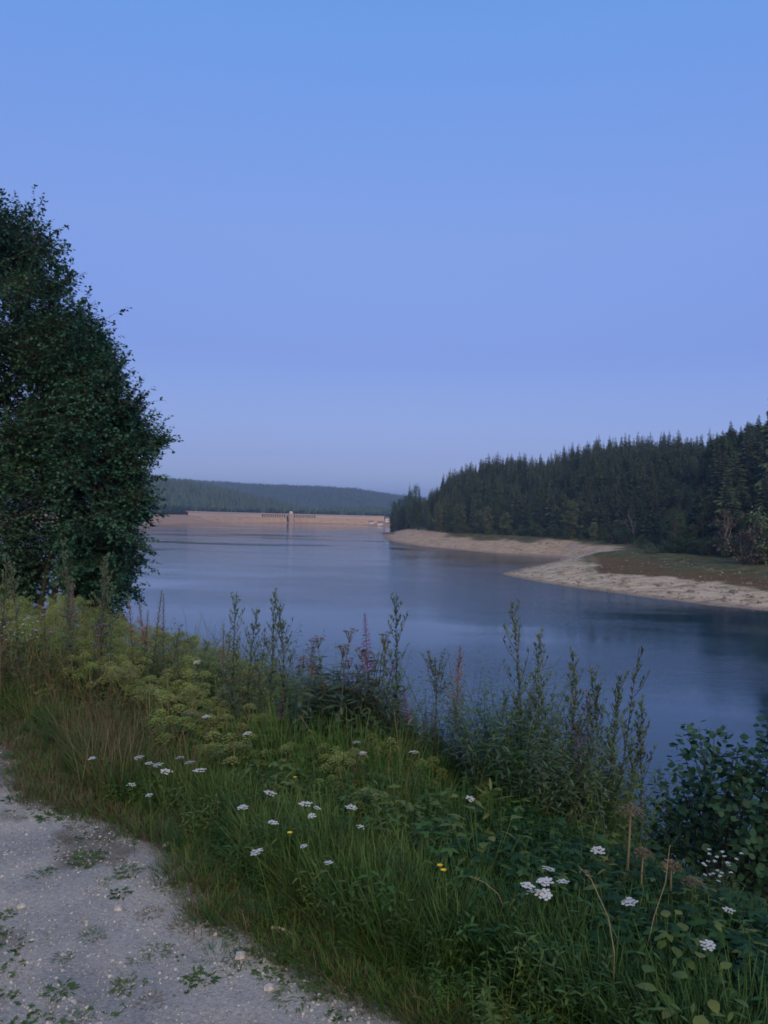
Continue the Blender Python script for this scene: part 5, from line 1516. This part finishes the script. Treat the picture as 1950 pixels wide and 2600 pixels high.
# ------------------------------------------------------------------ things lying and growing on the path
WD = [None] * 4
def weed(seed, kind):
    g_ = random.Random(seed); m_ = MB()
    for i in range(70):
        a = g_.uniform(0, 6.28); q = g_.random() ** .6 * .05; L = g_.uniform(.012, .032)
        m_.leaf((math.cos(a) * q, math.sin(a) * q, .002), (math.cos(a + g_.uniform(-1, 1)), math.sin(a + g_.uniform(-1, 1)), g_.uniform(.1, 1.0)), L, .007 if kind == 0 else .003, bend=.4, seg=2)
    return m_.mesh('weed_tuft', M_HERB if kind == 0 else M_GRASS if kind == 1 else M_DRYG)
WM = [weed(1, 0), weed(2, 1), weed(3, 2), weed(4, 0), weed(5, 1)]
wl_ = [(217, 2177, 1.3, 0), (98, 2220, .9, 1), (325, 2215, 1.1, 0), (239, 2377, .9, 1), (157, 2426, .7, 1), (152, 2513, .9, 0), (325, 2502, 1.0, 3), (195, 2586, .9, 1), (521, 2318, 1.3, 4), (608, 2372, 1.4, 1), (401, 2415, 1.0, 1), (380, 2318, 1.0, 2), (760, 2524, 1.5, 4),
       (613, 2432, 1.1, 1), (513, 2480, 1.0, 3), (678, 2415, 1.0, 1), (304, 2266, .8, 0), (274, 2236, .7, 1), (347, 2437, .7, 1), (38, 2027, 1.2, 0), (380, 2540, .9, 2), (450, 2356, .9, 2), (11, 2323, .7, 3), (683, 2480, .9, 0), (130, 2070, 1.3, 0), (200, 2090, 1.3, 4), (160, 2130, 1.1, 2), (295, 2190, .8, 2), (425, 2255, 1.0, 1), (560, 2290, 1.1, 0)]
sx_, sy_ = 717, 2369
wl_.sort(key=lambda q: (q[0] - sx_) ** 2 + (q[1] - sy_) ** 2)
for i, (u, v, sc_, k) in enumerate(wl_):
    p, d = hit(u, v, .01); o = link(bpy.data.objects.new('weed_tuft', WM[k])); o.location = (p[0], p[1], float(bank_z(p[0], p[1]))); o.scale = (sc_, sc_, sc_ * .8); o.rotation_euler = (0, 0, g5.uniform(0, 6))
    tag(o, ['small round-leaved weed', 'low grassy tuft', 'dry tan tuft', 'small round-leaved weed', 'low grassy tuft'][k] + ' in the gravel, %s nearest to the pale stick among the path weeds' % ORD[i], 'weed', 'weeds growing in the gravel path')
p1, _ = hit(689, 2361, .01); p2, _ = hit(746, 2377, .01)
m_ = MB(); a = Vector(p1); b = Vector(p2); m_.tube([Vector((0, 0, .008)), (b - a) * .3 + Vector((0, 0, .016)), (b - a) * .7 + Vector((0, 0, .012)), (b - a) + Vector((0, 0, .006))], [.007, .0065, .005, .003], 7)
M_STICK = noise_mat('bleached_wood', [(.48, .44, .40), (.62, .58, .53)], scale=30, bump=.3, dist=.002)
o = m_.build('stick', M_STICK, None, True); o.location = a; tag(o, 'short bleached stick lying at the edge of the gravel path', 'stick')

def stone_mesh(seed, mat, name='stone', flat=.7):
    g_ = random.Random(seed); m_ = MB(); vs = []; rings = [(0, .0, 1)]
    vs.append((0, 0, flat * .5))
    for j, (zz, rr) in enumerate(((.32, .75), (-.05, 1.0), (-.4, .7))):
        for k in range(7):
            a = k * 6.283 / 7 + j * .4; q = rr * g_.uniform(.75, 1.15) * .5; vs.append((math.cos(a) * q, math.sin(a) * q * .85, zz * flat * g_.uniform(.8, 1.2)))
    vs.append((0, 0, -.5 * flat)); fs = [(0, 1 + k, 1 + (k + 1) % 7) for k in range(7)]
    for j in range(2):
        for k in range(7): fs.append((1 + j * 7 + k, 8 + j * 7 + k, 8 + j * 7 + (k + 1) % 7, 1 + j * 7 + (k + 1) % 7))
    fs += [(15 + (k + 1) % 7, 15 + k, 22) for k in range(7)]
    m_.add(vs, fs); return m_.mesh(name, mat)
M_PEB = noise_mat('pebble_grey', [(.22, .21, .21), (.38, .36, .36), (.52, .50, .49)], scale=2.5, coords='Object')
def peb_mat():
    m, n, l, b = new_mat('pebbles'); oi = n.new('ShaderNodeObjectInfo'); r_ = n.new('ShaderNodeValToRGB'); e = r_.color_ramp.elements
    e[0].color = (.14, .138, .14, 1); e[1].color = (.48, .465, .45, 1); q = e.new(.35); q.color = (.29, .285, .285, 1); q = e.new(.85); q.color = (.42, .41, .40, 1)
    l.new(oi.outputs['Random'], r_.inputs[0]); l.new(r_.outputs[0], b.inputs['Base Color']); b.inputs['Roughness'].default_value = .9; return m
M_PEBR = peb_mat()
n = 17000
Pb = wedge(n, 1.6, 8, -2.6, .5, .75)
z = bank_z(Pb[:, 0], Pb[:, 1]); szs = .0028 + .008 * RNG.random(n) ** 8 + .0025 * RNG.random(n)
scatter('gravel', [stone_mesh(k, M_PEBR, 'pebble') for k in range(4)], np.column_stack([Pb, z + szs * .05]), np.stack([RNG.normal(0, .3, n), RNG.normal(0, .3, n), RNG.uniform(0, 6.28, n)], 1), szs * 1.5, RNG.integers(0, 4, n),
        label='loose grey gravel strewn over the pale path', cat='gravel')
for (u, v, s_, lab) in ((423, 2150, .035, 'white pebble at the edge of the grass, left of the middle'), (548, 2380, .025, 'pale chip of stone on the path left of the bleached stick'), (55, 2305, .04, 'grey stone on the gravel near the left edge'),
                        (610, 2440, .05, 'pale grey stone below the grassy tuft near the stick'), (683, 2515, .045, 'rounded pale stone low on the path towards the grass'), (300, 2315, .04, 'brownish stone in the middle of the path weeds')):
    p, d = hit(u, v, .0); o = link(bpy.data.objects.new('stone', stone_mesh(int(u), M_PEB))); o.location = (p[0], p[1], float(bank_z(p[0], p[1])) + s_ * .12); o.scale = (s_,) * 3
    tag(o, lab, 'stone', 'larger stones on the path')

# ------------------------------------------------------------------ rocks and driftwood on the drained banks
M_ROCK = noise_mat('shore_rock', [(.10, .085, .075), (.20, .17, .145), (.30, .26, .22)], scale=1.5, bump=.5, dist=.1)
def on_shore(u, v):
    for r_ in np.arange(85, 520, .4):
        p = at_d(u, v, r_)
        if p[2] <= float(land_z(np.array(p[0]), np.array(p[1]))) : return p
    return at_z(u, v, 0)
rk = []
def c3(X, Y): return 1500 + X / 3.687, 1250 + Y / 3.687
for X, Y, s_ in ((170, 935, 1.3), (210, 943, .9), (315, 850, 1.5), (640, 885, 1.7), (740, 945, 1.4), (930, 930, 1.5), (1045, 850, 1.6), (1340, 935, 1.8), (1190, 1078, .8), (1510, 985, 1.4), (100, 800, 1.2), (200, 780, 1.2), (440, 940, 1.0), (860, 1005, 1.0), (1250, 1025, .9), (1480, 860, 1.5), (600, 870, 1.0), (1580, 1040, 1.2)):
    rk.append((*c3(X, Y), s_ * .75))
for X, Y, s_ in ((660, 735, 1.6), (640, 720, 1.4), (610, 745, 1.3), (720, 700, 1.5), (590, 752, 1.0), (1010, 795, 1.0), (730, 632, 2.0), (700, 634, 1.6), (620, 660, 1.5), (560, 622, 1.4), (780, 628, 1.4)):
    rk.append((950 + X / 1.659, 1000 + Y / 1.659, s_ * .75))
rk.sort()
for i, (u, v, s_) in enumerate(rk):
    p = on_shore(u, v); o = link(bpy.data.objects.new('boulder', stone_mesh(900 + i, M_ROCK, 'boulder', .75))); o.location = (p[0], p[1], p[2] + s_ * .08); o.scale = (s_, s_ * 1.2, s_ * .8); o.rotation_euler = (0, 0, g5.uniform(0, 6))
    tag(o, 'dark boulder on the pale drained bank, %s boulder from the left' % ORD[i], 'boulder', 'boulders on the drained bank')
n = 2600
uu = RNG.uniform(960, 2000, n); rr_ = 95 * (430 / 95) ** RNG.random(n); xx = (uu - 975) / F * rr_; ee = shore_e(xx, rr_)
kp = (ee > .3) & (ee < 40); xx, rr_ = xx[kp], rr_[kp]; zz = land_z(xx, rr_)
scatter('rubble', [stone_mesh(970 + k, M_ROCK, 'rubble', .7) for k in range(4)], np.column_stack([xx, rr_, zz + .03]), np.stack([0 * xx, 0 * xx, RNG.uniform(0, 6.28, len(xx))], 1), .15 + .55 * RNG.random(len(xx)) ** 3, RNG.integers(0, 4, len(xx)),
        label='small stones scattered over the pale drained banks', cat='rubble')
# stranded tree roots at the far point
p = at_z(980, 1362, 0); r_ = empty('driftwood', (p[0] + .5, p[1] - 2, .1)); tag(r_, 'dark stranded tree root hanging over the water at the far point', 'driftwood')
M_DRIFT = noise_mat('driftwood_bark', [(.09, .075, .065), (.22, .19, .17)], scale=1)
g_ = random.Random(4)
for k in range(7):
    m_ = MB(); a = g_.uniform(2.4, 3.9); L = g_.uniform(2.5, 5.5); e = Vector((math.cos(a) * L, math.sin(a) * L * .5, g_.uniform(.2, 3.2)))
    m_.tube([(6, 0, 1.6), (2, 0, 2.2), e * .5 + Vector((0, 0, 1.2)), e], [.45, .4, .28, .1], 6); m_.build('root', M_DRIFT, r_)
m_ = MB(); m_.tube([(9, 1, 1.0), (5, .3, 1.9), (1, -.2, 2.3)], [.5, .6, .55], 8); m_.build('trunk', M_DRIFT, r_)

# ------------------------------------------------------------------ air
mz, nz, lz, bz = new_mat('haze')
nz.remove(bz)
vol = nz.new('ShaderNodeVolumePrincipled'); vol.inputs['Color'].default_value = (.38, .56, 1.0, 1); vol.inputs['Density'].default_value = HAZE
vol.inputs['Anisotropy'].default_value = 0.0
lz.new(vol.outputs[0], nz['Material Output'].inputs['Volume'])
if HAZE > 0:
    mb = MB(); mb.box((0, 3000, 130), (20000, 20000, 280)); tag(mb.build('haze', mz), kind='stuff', label='thin blue dusk haze lying over the lake and hills', cat='haze')
